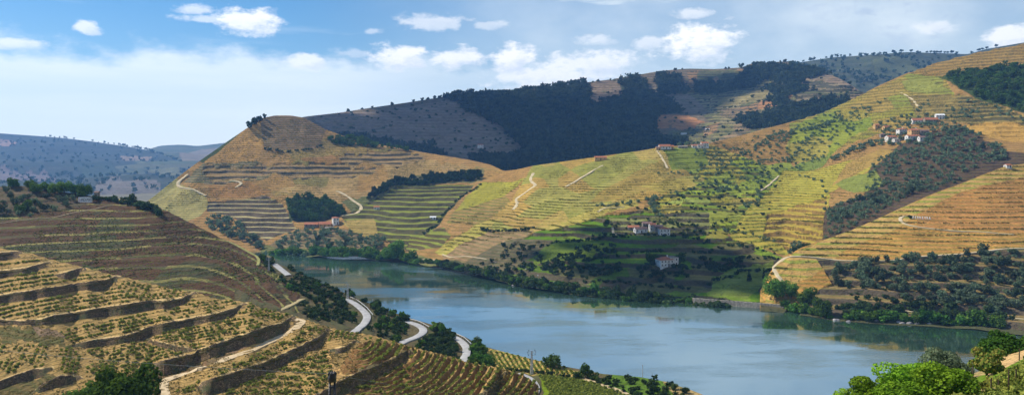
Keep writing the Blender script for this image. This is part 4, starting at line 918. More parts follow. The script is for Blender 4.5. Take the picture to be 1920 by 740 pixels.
zone('olive_tree', va, [(1560, 395), (1640, 368), (1690, 375), (1600, 425), (1548, 442)], 90, (1.8, 2.8), 'small dark olive tree on the brown stepped slope under the village', 'olives under the village', 4, 3)
zone('olive_tree', va, [(1720, 195), (1800, 190), (1920, 215), (1920, 230), (1780, 232), (1720, 225)], 50, (2, 3.4), 'olive tree on the stepped brown slope above the village', 'olives above the village', 6)
zone('broadleaf_tree', va, [(1764, 144), (1830, 133), (1920, 120), (2040, 106), (2040, 228), (1920, 210), (1832, 190)], 620, (3.2, 5.2), 'tree in the dark wood at the upper right', 'upper right wood', 2.4)
zone('shrub', va, [(1040, 492), (1100, 466), (1160, 470), (1172, 510), (1100, 530), (1012, 517)], 90, (1.8, 3.4), 'dark shrub in the thicket left of the shaded white farmhouse', 'thicket left of the shaded farmhouse', 5)
zone('shrub', va, [(900, 500), (960, 462), (1010, 470), (1030, 510), (990, 532), (920, 518)], 60, (1.6, 3.0), 'dark shrub on the rocky slope above the far shore', 'shrubs on the rocky slope', 5)
zone('shrub', va, [(1190, 500), (1290, 505), (1300, 520), (1200, 525)], 26, (1.8, 3.2), 'dark shrub below the shaded white farmhouse', 'shrubs below the shaded farmhouse', 6)
zone('shrub', va, [(1310, 492), (1390, 484), (1400, 500), (1330, 515)], 34, (1.8, 3.0), 'dark shrub in the clump right of the shaded white farmhouse', 'clump right of the shaded farmhouse', 5)
zone('shrub', va, [(1130, 420), (1180, 412), (1260, 415), (1330, 432), (1280, 436), (1150, 430)], 36, (1.4, 2.4), 'shrub around the hamlet of red-roofed houses', 'shrubs around the hamlet', 6)
for i, (pts_, n_) in enumerate([([(1010, 468), (1120, 452), (1180, 450)], 22), ([(1300, 506), (1400, 482), (1460, 486)], 22), ([(1290, 470), (1380, 462), (1450, 472)], 18), ([(1330, 532), (1400, 512), (1440, 505)], 14), ([(1100, 535), (1190, 530), (1290, 535)], 20), ([(1180, 482), (1235, 470)], 9), ([(1110, 448), (1150, 442), (1260, 446), (1330, 452)], 22)]):
    row('shrub', va, pts_, n_, (1.2, 2.6), 'dark shrub in the hedges between the shaded green plots', 'hedges between the shaded green plots', 2.5, i + 31)
zone('shrub', va, [(1480, 468), (1510, 455), (1530, 460), (1490, 478)], 18, (1.6, 2.8), 'shrub in the green hollow left of the lettered spur', 'shrubs in the green hollow', 4)
zone('olive_tree', fe, [(1545, 510), (1600, 490), (1700, 480), (1920, 470), (1990, 470), (1990, 585), (1830, 582), (1740, 570), (1700, 560), (1690, 545), (1600, 535), (1545, 530)], 250, (2.0, 3.5), 'dark olive tree on the scrubby slope below the spur path', 'olives on the scrubby spur slope', 5.5)
zone('shrub', fe, [(1570, 530), (1690, 528), (1700, 560), (1600, 566)], 16, (1.4, 2.4), 'low dark shrub on the stony patch of the right shore slope', 'shrubs on the stony patch', 9)
zone('shrub', fe, [(1560, 570), (1640, 565), (1900, 585), (1900, 605), (1740, 600), (1640, 596), (1570, 588)], 90, (1.8, 3.4), 'dark shrub on the right shore under the spur', 'shrubs on the right shore', 6)
row('bush', fe, [(1590, 594), (1700, 600), (1800, 604), (1880, 610)], 40, (2.4, 4), 'green bush at the water edge of the right shore', 'bushes on the right shore', 3)
row('bush', fe, [(1470, 575), (1500, 580), (1530, 586), (1555, 592)], 16, (2.2, 3.4), 'green bush at the water edge below the four riverside trees', 'bushes below the riverside trees', 2)
# near bank scrub
sil = np.array([(p[0], p[1]) for p in bk1], float)
r = np.random.default_rng(5)
for i in range(520):
    x = r.uniform(490, 905); ys = np.interp(x, sil[:, 0], sil[:, 1]); y = ys + r.uniform(0, 1) ** 1.3 * (40 if x < 620 else 52)
    onroad = any((x - a) ** 2 + (y - b) ** 2 < rr2 ** 2 for a, b, rr2 in [(664, 572, 16), (682, 584, 17), (690, 596, 17), (682, 608, 17), (668, 620, 15), (778, 607, 17), (794, 617, 18), (775, 632, 15), (757, 640, 13), (862, 638, 14), (874, 652, 17), (872, 666, 17), (520, 500, 10), (530, 508, 12), (540, 516, 10)])
    if onroad or (x < 600 and y > 560): continue
    want('shrub' if r.random() < .8 else 'bush', bk, x, y, r.uniform(1.1, 2.1), 'dark shrub on the near bank between road and river', 'near bank scrub')
zone('shrub', bk, [(560, 575), (600, 550), (640, 560), (660, 600), (640, 612), (580, 600)], 46, (1.4, 2.2), 'dark shrub on the mound inside the first road bend', 'shrubs inside the first road bend', 7)
zone('shrub', bk, [(705, 600), (745, 600), (765, 620), (745, 645), (700, 628)], 24, (1.1, 1.8), 'dark shrub on the mound inside the second road bend', 'shrubs inside the second road bend', 7)
zone('shrub', bk, [(790, 632), (840, 630), (858, 650), (855, 672), (800, 655)], 34, (1.1, 1.9), 'dark shrub on the mound inside the third road bend', 'shrubs inside the third road bend', 7)
zone('bush', bk, [(885, 650), (905, 650), (922, 690), (880, 682)], 26, (1.4, 2.2), 'green bush right of the third road bend', 'bushes right of the third road bend', 5)
zone('shrub', bk, [(1115, 715), (1150, 704), (1235, 708), (1300, 745), (1240, 750), (1170, 735)], 60, (0.8, 1.5), 'low green shrub on the rounded knoll at the bottom of the river', 'shrubs on the rounded knoll', 5)
row('shrub', bk, [(950, 695), (1000, 698), (1040, 702), (1075, 704)], 14, (0.9, 1.5), 'small shrub between the bank vines and the bright green vineyard', 'shrubs above the bright vineyard', 2)
# left hill top
for (x, y, s_) in [(205, 374, 2.6), (215, 378, 2.4), (228, 381, 2.4), (240, 383, 2.6), (252, 385, 2.4), (262, 388, 2.6), (272, 391, 2.8), (282, 394, 2.6), (292, 399, 2.6), (190, 374, 2.4), (178, 376, 2.2), (246, 379, 2.4), (232, 376, 2.2), (298, 404, 2.2), (285, 388, 2.2)]:
    want('shrub', lh, x, y, s_ * 1.15, 'dark shrub in the row running down the crest right of the white board', 'crest hedge right of the white board')
for (x, y) in [(5, 380), (15, 395), (28, 388), (35, 400), (48, 392), (52, 372), (57, 402), (62, 394), (75, 382), (82, 392), (96, 388), (103, 392), (108, 372), (118, 378), (125, 372), (137, 376), (124, 384), (65, 380), (40, 376), (20, 372), (0, 400), (-15, 395), (10, 362), (88, 370)]:
    want('olive_tree', lh, x, y, random.uniform(2.0, 3.0), 'round olive tree below the crest trees left of the white board', 'olives left of the white board')

# each label says where in its row or grove the tree stands
def ordw(k):
    w_ = ['first', 'second', 'third', 'fourth', 'fifth', 'sixth', 'seventh', 'eighth', 'ninth', 'tenth', 'eleventh', 'twelfth']
    return w_[k] if k < 12 else '%d%s' % (k + 1, 'th' if 10 <= (k + 1) % 100 <= 20 else {1: 'st', 2: 'nd', 3: 'rd'}.get((k + 1) % 10, 'th'))
_single = set()
for kname in set(q_[0] for q_ in REQ):
    for q_ in sorted([q_ for q_ in REQ if q_[0] == kname], key=lambda q_: -q_[5])[:280]: _single.add(id(q_))
_lab = {}
for lb_ in set(q_[3] for q_ in REQ):
    L_ = sorted([q_ for q_ in REQ if q_[3] == lb_], key=lambda q_: q_[1][0] / q_[1][1]); whole = all(id(q_) in _single for q_ in L_)
    ys_ = [(H - q_[1][2]) / q_[1][1] for q_ in L_]; ym = sorted(ys_)[len(ys_) // 2]
    for k, q_ in enumerate(L_):
        if whole and len(L_) <= 45: t_ = ', ' + ordw(k) + ' from left'
        else:
            t_ = ', ' + ('upper ' if ys_[k] < ym else 'lower ') + ('left end', 'left part', 'middle', 'right part', 'right end')[min(4, k * 5 // len(L_))]
        _lab[id(q_)] = lb_ + t_
# keep the largest of each kind as single trees, join the rest
STUFF = {}
rng2 = np.random.default_rng(3)
for kname in sorted(set(q_[0] for q_ in REQ)):
    lst = sorted([q_ for q_ in REQ if q_[0] == kname], key=lambda q_: -q_[5]); K = KINDS[kname]
    cat = 'shrub' if kname in ('shrub', 'bush') else 'tree'
    for q_ in lst[:280]:
        (k_, p, s_, lab, grp, _) = q_; lab = _lab[id(q_)]; lab = lab if len(lab.replace(',', '').split()) <= 16 else q_[3]
        rz = rng2.uniform(0, 6.28)
        sc_ = (s_ * rng2.uniform(.7, 1.45), s_ * rng2.uniform(.7, 1.3), s_ * rng2.uniform(.65, 1.4))
        if K['trunk'] > 0:
            e = empty(kname, tuple(p), rz); tag(e, lab, cat, grp)
            t = obj('trunk', TRUNK[int(rng2.integers(3))], e); t.scale = (s_ * .8, s_ * .8, s_ * .6)
            c = obj('crown', K['meshes'][int(rng2.integers(6))], e); c.scale = sc_; c.location = (0, 0, s_ * K['trunk'] * .6)
        else:
            o = obj(kname, K['meshes'][int(rng2.integers(6))]); o.location = tuple(p); o.rotation_euler = (0, 0, rz); o.scale = sc_; tag(o, lab, cat, grp)
    if lst[280:]: STUFF[kname] = [(p, s_) for (_, p, s_, _, _, _) in lst[280:]]


def mass(name, pts, K, seed=1):
    """trees too small or too many to pick apart: one mesh"""
    r = np.random.default_rng(seed); low = []
    for me in K['low']:
        a = np.empty(len(me.vertices) * 3, np.float32); me.vertices.foreach_get('co', a); low.append(a.reshape(-1, 3))
    out = []
    for p, s_ in pts:
        v = low[int(r.integers(len(low)))]; a = r.uniform(0, 6.28); c_, s2 = math.cos(a), math.sin(a); sz = s_ * r.uniform(.85, 1.3)
        out.append(np.stack([(v[:, 0] * c_ - v[:, 1] * s2) * s_ + p[0], (v[:, 0] * s2 + v[:, 1] * c_) * s_ + p[1], v[:, 2] * sz + p[2] + s_ * K['trunk'] * .5], -1))
    A = np.concatenate(out); o = obj(name, mesh_np(name, A, np.arange(len(A)).reshape(-1, 4), K['mat'])); tag(o, kind='stuff')
    return o


for kname, pts in STUFF.items():
    mass({'olive_tree': 'olive_groves', 'shrub': 'scrub', 'bush': 'riverside_scrub', 'broadleaf_tree': 'woodland', 'pine_tree': 'plantation'}.get(kname, 'woodland'), pts, KINDS[kname], 9)

# forest on the mountain
pts = []; r = np.random.default_rng(21)
for pg in FOREST_MT:
    g_ = np.array(pg, float); x0, y0 = g_.min(0); x1, y1 = g_.max(0)
    area = 0.5 * abs(sum(g_[i, 0] * g_[(i + 1) % len(g_), 1] - g_[(i + 1) % len(g_), 0] * g_[i, 1] for i in range(len(g_))))
    k = int(area / 8.0)
    X = r.uniform(x0, x1, k * 4); Y = r.uniform(y0, y1, k * 4); ins = inpoly(X, Y, pg); X, Y = X[ins][:k], Y[ins][:k]
    for x, y in zip(X + r.normal(0, 4, len(X)), Y + r.normal(0, 2, len(X))):
        pts.append((mt.at(x, y) - np.array((0, 0, 1.0)), r.uniform(3.0, 9.0)))
MAT['farforest'] = leaf_mat('far_forest', (0.028, 0.058, 0.038), (0.105, 0.140, 0.070), 0.05)
KF = dict(KINDS['pine_tree']); KF['mat'] = MAT['farforest']
mass('mountain_forest', pts, KF, 4)
pts = []
for i in range(520):
    x = r.uniform(560, 1600); yt = np.interp(x, mt.px, mt.py[-1]); y = yt + r.uniform(8, 130)
    if y < np.interp(x, va.px, va.py[-1]): pts.append((mt.at(x, y) - np.array((0, 0, 1.0)), r.uniform(2.5, 4.5)))
mass('mountain_scrub', pts, KINDS['shrub'], 6)
pts = [(fm.at(r.uniform(1480, 1980), r.uniform(100, 230)), r.uniform(5, 9)) for i in range(900)]
mass('far_mountain_forest', pts, KINDS['pine_tree'], 8)
pts = [(fl1.at(r.uniform(-260, 420), r.uniform(255, 380)), r.uniform(5, 9)) for i in range(900)]
mass('far_hill_woods', pts, KINDS['pine_tree'], 12)
# skyline trees
for i in range(46):
    x = float(r.uniform(640, 1600)); yt = np.interp(x, mt.px, mt.py[-1]); s_ = r.uniform(3.0, 5.5)
    o = obj('skyline_tree', KINDS['pine_tree']['meshes'][i % 4]); o.location = tuple(mt.at(x, yt + 0.6) - np.array((0, 0, 0.8))); o.scale = (s_, s_, s_ * 1.15)
    tag(o, 'tiny dark tree standing on the mountain skyline', 'tree', 'trees along the mountain skyline')
for i, x in enumerate([1738, 1745, 1752, 1757, 1763, 1771, 1777, 1785, 1720, 1708, 1842, 1868, 1835, 1850, 1690, 1675]):
    yt = np.interp(x, fm.px, fm.py[-1]); s_ = r.uniform(6.5, 9.5); e = empty('skyline_pine', tuple(fm.at(x, yt + 0.4) - np.array((0, 0, 1.0))))
    tag(e, 'tall thin-stemmed pine on the farthest skyline at the upper right', 'tree', 'pines on the farthest skyline')
    t = obj('trunk', TRUNK[i % 3], e); t.scale = (s_ * 1.2, s_ * 1.2, s_ * 1.1)
    c = obj('crown', KINDS['pine_tree']['meshes'][i % 4], e); c.scale = (s_, s_, s_ * .8); c.location = (0, 0, s_ * .55)

# single, recognisable trees
big = [crown_mesh('crown', MAT['broad'], 900 + i, 2200, 13, 0.085, 1.0) for i in range(3)]
def on(sheet, px, py): return sheet.at(px, py) - np.array((0, 0, 0.2))
single('broadleaf_tree', on(va, 737, 487), 10.8, 'big round green tree at the far water edge in the middle', asp=0.95, mesh=big[0], th=0.05)
single('broadleaf_tree', on(fe, 1453, 556), 7.6, 'largest and leftmost of the round green trees by the railing-less quay', asp=1.05, mesh=big[1], th=0.12).__setitem__('label', 'leftmost and largest of the round green trees above the grey stone quay')
single('broadleaf_tree', on(fe, 1483, 557), 5.4, 'second round green tree above the grey stone quay, standing clear of the others', asp=1.2, mesh=big[2], th=0.18)
single('broadleaf_tree', on(fe, 1513, 564), 6.0, 'third round green tree above the water, leaning left', asp=1.1, mesh=big[0], th=0.12)
single('broadleaf_tree', on(fe, 1543, 590), 5.8, 'lowest of the riverside trees, a leafy willow touching the water', asp=1.25, mesh=big[1], th=0.05, name='willow_tree')
single('cypress', on(va, 1405, 529), 3.0, 'dark pointed cypress left of the round riverside trees', asp=0.85)
single('cypress', on(va, 1432, 525), 1.7, 'slim dark cypress close to the leftmost round riverside tree', asp=1.6)
single('cypress', on(fe, 1735, 582), 2.6, 'dark pointed conifer on the right shore under the spur', asp=0.95)
single('cypress', on(lh, 247, 383), 1.7, 'single small cypress sticking up from the crest hedge', asp=0.95)
single('broadleaf_tree', on(va, 1222, 500), 5.2, 'dark tree close against the left side of the shaded white farmhouse', asp=1.0, mesh=big[2], th=0.15)
single('broadleaf_tree', on(va, 1276, 497), 4.4, 'dark tree close against the right side of the shaded white farmhouse', asp=1.1, th=0.15)
single('broadleaf_tree', on(va, 1137, 428), 3.6, 'green tree at the left end of the hamlet track', th=0.15)
for i, (x, y, s_, a, lb) in enumerate([(468, 240, 6.0, 1.1, 'leftmost of the dark trees on the brown hill summit'), (478, 234, 6.2, 1.2, 'second dark tree on the brown hill summit'), (487, 228, 5.0, 1.1, 'third dark tree on the brown hill summit'), (496, 222, 3.2, 1.6, 'rightmost and slimmest dark tree on the brown hill summit')]):
    single('pine_tree', on(va, x, y), s_, lb, asp=a, th=0.1)
for i, (x, y, s_, lb) in enumerate([(25, 352, 4.6, 'leftmost dark round tree on the crest of the left hill'), (57, 354, 4.2, 'dark tree on the left crest just left of the lighter green one'), (68, 361, 4.6, 'lighter green round tree on the left crest between darker ones'),
                                    (84, 356, 3.8, 'small dark tree between two larger ones on the left crest'), (104, 363, 5.6, 'widest dark green tree in the middle of the left crest'), (121, 361, 5.2, 'tall dark green tree right of the widest crest tree'), (141, 362, 4.8, 'dark green tree second from the white board on the left crest'),
                                    (160, 366, 5.4, 'tall dark green tree directly above the white board'), (155, 368, 4.4, 'lighter green bushy tree touching the upper edge of the white board'), (52, 388, 3.8, 'light green bushy tree among olives below the left crest'), (38, 396, 3.6, 'light green low tree at the left among the olives')]):
    single('broadleaf_tree', on(lh, x, y), s_ * 0.95, lb, asp=0.9, mesh=big[i % 3], th=0.12)
for (x, y, s_, a, lb) in [(1028, 688, 2.6, 1.1, 'dark tree standing against the river, left of the two bank trees'), (1040, 690, 2.8, 0.95, 'wide dark bank tree against the river beside the lattice pylon'), (1098, 706, 3.0, 1.15, 'dark bank tree with pointed top above the bright green vineyard'), (1082, 706, 2.0, 0.9, 'small dark tree just left of the pointed bank tree'), (1116, 709, 1.9, 0.9, 'greyish small tree just right of the pointed bank tree'), (893, 648, 2.4, 0.9, 'dark leafy tree beside the thin pole right of the road')]:
    single('broadleaf_tree', on(bk, x, y), s_, lb, asp=a, th=0.1)
# foreground trees: fine leaves
fine = [crown_mesh('crown', MAT['bright'], 700 + i, 5200, 16, 0.060, 0.85) for i in range(3)]
fine_ol = crown_mesh('crown', MAT['olive'], 780, 5000, 14, 0.055, 0.85)
fine_dk = crown_mesh('crown', MAT['broad'], 781, 6000, 16, 0.055, 0.85)
x_, y_ = P(215, 715, 165)[:2]
single('broadleaf_tree', (P(232, 715, 165)[0], 165, near_z(0, 165) + 7), 7.6, 'big bright green tree cut off by the bottom edge at lower left', asp=1.12, mesh=fine_dk, th=0.3)
single('broadleaf_tree', (P(160, 728, 170)[0], 170, near_z(0, 170) + 5), 6.2, 'darker green tree joined to the left of the big bottom-edge tree', asp=1.05, mesh=fine_dk, th=0.35)
single('broadleaf_tree', on(rf, 1716, 742), 3.2, 'spreading bright green tree at lower right, leftmost over the water', asp=0.62, mesh=fine[1], th=0.22)
single('broadleaf_tree', on(rf, 1774, 748), 2.8, 'bright green flat-topped tree at lower right with visible trunk', asp=0.75, mesh=fine[2], th=0.38)
single('olive_tree', on(rf, 1776, 712), 3.0, 'grey-green olive tree behind the bright green trees at lower right', asp=0.85, mesh=fine_ol, th=0.2)
single('broadleaf_tree', on(rf, 1850, 705), 2.3, 'small fruit tree with reddish leaves beside the dirt track', asp=0.9, mesh=crown_mesh('crown', leaf_mat('reddish_leaves', (0.06, 0.14, 0.02), (0.26, 0.20, 0.05), 2.2), 44, 2200, 10, 0.085, 0.9), th=0.3, name='fruit_tree')
single('broadleaf_tree', on(rf, 1893, 658) - np.array((0, 0, 2.2)), 4.2, 'dark green tree rising behind the dirt track at the right edge', asp=0.85, mesh=fine_dk, th=0.2)
single('broadleaf_tree', on(rf, 1640, 762), 3.0, 'bright green leafy bush cut off by the bottom edge at lower right', 'bush', asp=0.75, mesh=fine[0], th=0.05, name='leafy_bush')
single('broadleaf_tree', on(rf, 1690, 765), 2.6, 'bright green leafy bush right of the bottom-edge bush at lower right', 'bush', asp=0.75, mesh=fine[2], th=0.05, name='leafy_bush')
single('broadleaf_tree', on(rf, 1602, 775), 2.4, 'lowest bright green bush on the water side at lower right', 'bush', asp=0.7, mesh=fine[1], th=0.05, name='leafy_bush')

# ------------------------------------------------------------------ vines
VF = [  # polygon, row direction (px), row spacing, plant spacing
    ([(-20, 574), (180, 549), (215, 541), (262, 561), (190, 574), (75, 595), (-20, 598)], (1, -.15), 6.5, 5.5),
    ([(-20, 527), (95, 507), (215, 519), (160, 527), (-20, 552)], (1, -.14), 6, 5.5),
    ([(-20, 492), (45, 488), (88, 491), (-20, 508)], (1, -.1), 6, 5),
    ([(110, 625), (160, 607), (240, 592), (365, 562), (450, 566), (400, 586), (240, 622), (130, 641)], (1, -.22), 6.5, 5.5),
    ([(222, 525), (330, 545), (360, 547), (330, 560), (268, 564), (215, 552)], (-.62, 1), 9, 4),
    ([(275, 634), (330, 619), (460, 586), (545, 592), (500, 611), (362, 655)], (1, -.25), 6.5, 5.5),
    ([(470, 568), (500, 580), (545, 590), (510, 600), (460, 585)], (-.5, 1), 8, 4),
    ([(160, 655), (262, 642), (350, 664), (285, 682), (260, 700), (190, 690)], (1, .1), 7, 6),
    ([(330, 735), (420, 692), (558, 632), (575, 606), (608, 618), (590, 630), (500, 674), (378, 714), (360, 740)], (1, -.42), 6.5, 5.5),
    ([(400, 745), (480, 708), (612, 657), (625, 700), (600, 732), (560, 760), (400, 770)], (1, -.4), 7, 6),
    ([(605, 610), (700, 630), (720, 640), (660, 640), (620, 650)], (-.35, 1), 9, 4.5),
    ([(-20, 642), (85, 648), (92, 688), (50, 690), (-20, 712)], (-.55, 1), 10, 5),
    ([(112, 652), (140, 655), (155, 680), (140, 702), (116, 703)], (-.25, 1), 9, 4.5),
    ([(160, 682), (212, 682), (215, 700), (160, 700)], (-.1, 1), 9, 4.5)]
VP = []
r = np.random.default_rng(77)
def near_wall(x, y):
    for k, (t, b) in WALLS.items():
        if t[0][0] <= x <= t[-1][0]:
            ty = np.interp(x, [q_[0] for q_ in t], [q_[1] for q_ in t]); by = np.interp(x, [q_[0] for q_ in b], [q_[1] for q_ in b])
            if ty - 3.5 < y < by + 2.5: return True
    return False
def near_wall_np(x, y):
    out = np.zeros(x.shape, bool)
    for k, (t, b) in WALLS.items():
        t = np.array(t, float); b = np.array(b, float)
        ty = np.interp(x, t[:, 0], t[:, 1]); by = np.interp(x, b[:, 0], b[:, 1])
        out |= (x >= t[0, 0]) & (x <= t[-1, 0]) & (y > ty - 3.5) & (y < by + 2.5)
    return out
for pg, dr, rs, ps in VF:
    g_ = np.array(pg, float); c0 = g_.mean(0); dr = np.array(dr) / np.hypot(*dr); nr_ = np.array((-dr[1], dr[0])); R_ = 320
    A_, B_ = np.meshgrid(np.arange(-R_, R_, rs), np.arange(-R_, R_, ps), indexing='ij'); A_ = A_ + r.normal(0, .6, A_.shape); B_ = B_ + r.normal(0, 1.1, B_.shape)
    X_ = c0[0] + dr[0] * B_ + nr_[0] * A_; Y_ = c0[1] + dr[1] * B_ + nr_[1] * A_
    if dr[0] > .8:                        # these rows run with the furrows
        tgt = np.floor(terrace_row(X_, Y_)) + 0.25
        for _ in range(4): Y_ = Y_ - (terrace_row(X_, Y_) - tgt) * 8.4 / (1 + 0.0014 * np.maximum(X_, -120))
    ok = inpoly(X_, Y_, pg) & ~near_wall_np(X_, Y_) & (r.random(X_.shape) < .88) & (fbm(X_ / 22, Y_ / 14, 33, 2) > -0.22)
    for x, y in zip(X_[ok], Y_[ok]): VP.append((fg.at(x, y), r.uniform(.34, .68)))
# along the curved benches
for k in range(1, 26):
    for th in np.arange(-1.2, 1.6, 0.028 * 12 / (k + 4)):
        rad = (k + 0.42) * 15.0; x = 672 + rad * math.cos(th); y = 640 + rad * math.sin(th) / 1.55
        if inpoly(np.array(x), np.array(y), bpoly) and not near_wall(x, y) and y < 765 and y > np.interp(x, *np.array(TOP, float).T) + 2 and r.random() < .9:
            VP.append((fg.at(x + r.normal(0, .8), y + r.normal(0, .6)), r.uniform(.42, .66)))
# bright vineyard by the bottom edge
for a in np.arange(-200, 200, 4.2):
    for b_ in np.arange(-200, 200, 4.5):
        x, y = 1090 + b_ * .95 - a * .3 + r.normal(0, .6), 735 + b_ * .3 + a * .6 + r.normal(0, .5)
        if inpoly(np.array(x), np.array(y), [(1012, 704), (1085, 706), (1195, 745), (1215, 760), (1030, 760), (1030, 735)]): VP.append((bk.at(x, y), r.uniform(.45, .7)))
for a in np.arange(-260, 60, 7):
    for b_ in np.arange(-80, 80, 4):
        x, y = 990 + a * 1.3 + b_ * .35, 680 + b_ * .55
        if inpoly(np.array(x), np.array(y), [(912, 655), (960, 664), (1060, 688), (1085, 698), (1000, 700), (925, 690)]): VP.append((bk.at(x, y), r.uniform(.4, .6)))
# rows on the right knoll
for a in np.arange(-300, 300, 15):
    for b_ in np.arange(-300, 300, 7):
        x, y = 1880 + b_ * .9 - a * .25 + r.normal(0, 1), 725 - b_ * .42 + a * .75 + r.normal(0, .7)
        if inpoly(np.array(x), np.array(y), [(1775, 745), (1860, 712), (1930, 672), (2000, 650), (2000, 765), (1775, 775)]): VP.append((rf.at(x, y), r.uniform(.32, .55)))
VP.sort(key=lambda t: t[0][1] / t[1]); K = KINDS['vine']
inframe = [v_ for v_ in VP if HY + (H - v_[0][2]) / v_[0][1] * F < 742 and 0 < CX + v_[0][0] / v_[0][1] * F < 1920]
chosen = inframe[:290]; ids = set(id(v_) for v_ in chosen)
for p, s_ in chosen:
    o = obj('grape_vine', K['meshes'][int(r.integers(4))]); o.location = tuple(p); o.rotation_euler = (0, 0, r.uniform(0, 6.28)); o.scale = (s_, s_, s_ * 1.25)
    knoll = p[1] < 135; px_ = CX + p[0] / p[1] * F
    tag(o, ('small leafy grapevine beside the dirt track on the knoll at lower right, ' + ('left part' if px_ < 1830 else 'middle' if px_ < 1880 else 'right part')) if knoll else ('small leafy grapevine in the planted rows above the bottom edge, ' + ('far left' if px_ < 200 else 'around the pale farm track' if px_ < 600 else 'on the curved benches' if px_ < 1000 else 'in the bright green plot')), 'grapevine', 'grapevines on the near knoll' if knoll else 'nearest grapevines of the lower terraces')
mass('vineyard_rows', [v_ for v_ in VP if id(v_) not in ids], K, 14)

# low vines and weeds along the rows of the farther hillsides
def row_clumps(name, sheet, h, n, size, polys, seed, mat):
    r_ = np.random.default_rng(seed); z_ = sheet.V[..., 2] + fbm(sheet.V[..., 0] / 40, sheet.V[..., 1] / 40, seed, 2) * 2; fr_ = z_ / h - np.floor(z_ / h)
    mk = (fr_ < 0.16) & (fbm(sheet.V[..., 0] / 30, sheet.V[..., 1] / 30, seed + 9, 3) > -0.04); inside = np.zeros(mk.shape, bool)
    for pg in polys: inside |= inpoly(sheet.PX, sheet.py, pg)
    mk &= inside; ii = np.argwhere(mk)
    if len(ii) > n: ii = ii[r_.choice(len(ii), n, replace=False)]
    p_ = sheet.V[ii[:, 0], ii[:, 1]]; k = 5; c_ = np.repeat(p_, k, 0) + r_.normal(size=(len(p_) * k, 3)) * size * (.5, .5, .25) + (0, 0, size * .45)
    u = r_.normal(size=c_.shape); u /= np.linalg.norm(u, axis=1)[:, None]; v_ = np.cross(u, r_.normal(size=c_.shape)); v_ /= np.linalg.norm(v_, axis=1)[:, None]
    q_ = np.stack([c_ - u * size * .5, c_ - v_ * size * .5, c_ + u * size * .5, c_ + v_ * size * .5], 1)
    tag(obj(name, mesh_np(name, q_.reshape(-1, 3), np.arange(len(c_) * 4).reshape(-1, 4), mat)), kind='stuff')
MAT['farvine'] = leaf_mat('far_vine_leaves', (0.11, 0.12, 0.03), (0.24, 0.21, 0.05), 0.12)
row_clumps('hillside_vines', va, 2.5, 15000, 0.85, [[(300, 400), (430, 270), (540, 220), (700, 275), (940, 325), (760, 345), (640, 400), (400, 370)], [(850, 392), (985, 330), (1240, 278), (1480, 232), (1700, 140), (1920, 85), (1990, 240), (1800, 240), (1650, 270), (1550, 440), (1470, 475), (1000, 440), (830, 490)]], 3, MAT['farvine'])
row_clumps('spur_vines', fe, 3.6, 2600, 0.7, [[(1440, 520), (1475, 480), (1885, 312), (1990, 305), (1990, 460), (1700, 476), (1540, 480)]], 4, MAT['farvine'])
row_clumps('hill_weeds', lh, 0.9, 2200, 0.38, [[(-100, 395), (150, 385), (260, 380), (440, 462), (600, 560), (400, 560), (0, 470), (-100, 470)]], 5, MAT['vine'])

gp = []      # weeds and grass tufts between the vines
for i in range(16000):
    x = r.uniform(-10, 990); yt = np.interp(x, fg.px, fg.py[-1]); y = r.uniform(yt + 1, 745)
    if fbm(np.array(x / 30), np.array(y / 18), 61, 3) > -0.03: gp.append((x, y))
p_ = np.array([fg.at(x, y) for x, y in gp]); k = 4; sz_ = 0.22
c_ = np.repeat(p_, k, 0) + r.normal(size=(len(p_) * k, 3)) * (.22, .22, .05) + (0, 0, .12)
u = r.normal(size=c_.shape); u /= np.linalg.norm(u, axis=1)[:, None]; v_ = np.cross(u, r.normal(size=c_.shape)); v_ /= np.linalg.norm(v_, axis=1)[:, None]
q_ = np.stack([c_ - u * sz_, c_ - v_ * sz_ * .7, c_ + u * sz_, c_ + v_ * sz_ * .7], 1)
tag(obj('weeds', mesh_np('weeds', q_.reshape(-1, 3), np.arange(len(c_) * 4).reshape(-1, 4), leaf_mat('weed_leaves', (0.045, 0.055, 0.016), (0.20, 0.165, 0.05), 0.5))), kind='stuff')

row_clumps('hill_scrub', lh, 0.7, 2600, 0.5, [[(-100, 395), (150, 385), (260, 380), (440, 462), (600, 560), (400, 560), (0, 470), (-100, 470)]], 6, MAT['shrub'])

# vineyard posts on the right knoll
for i, (x, y, h_) in enumerate([(1824, 716, 1.9), (1870, 700, 1.7), (1911, 680, 1.7), (1891, 732, 2.0), (1858, 738, 1.6), (1872, 738, 1.4), (1905, 712, 1.3), (1818, 736, 1.4)]):
    mb = MB(); mb.tube([(0, 0, -.3), (0.01, 0, h_ * .5), (0.03, 0.01, h_)], [.075, .07, .06], 7); mb.tube([(-.02, 0, h_ * .8), (.02, 0, h_ * .8 + .03)], [.085, .085], 7)
    o = obj('vineyard_post', mb.mesh('vineyard_post', MAT['wood'])); o.location = tuple(rf.at(x, y))
    tag(o, ['thin dark wooden post left of the small fruit tree', 'dark wooden post in front of the dirt track, left of two', 'dark wooden post at the right edge in front of the dirt track', 'tall dark wooden post among the vines below the track', 'short wooden post at the bottom edge, left of the pair',
            'very short wooden post at the bottom edge, right of the pair', 'short wooden post between the two track posts and the bottom edge', 'low wooden post under the bright flat-topped tree'][i], 'post', 'vineyard posts on the near knoll')

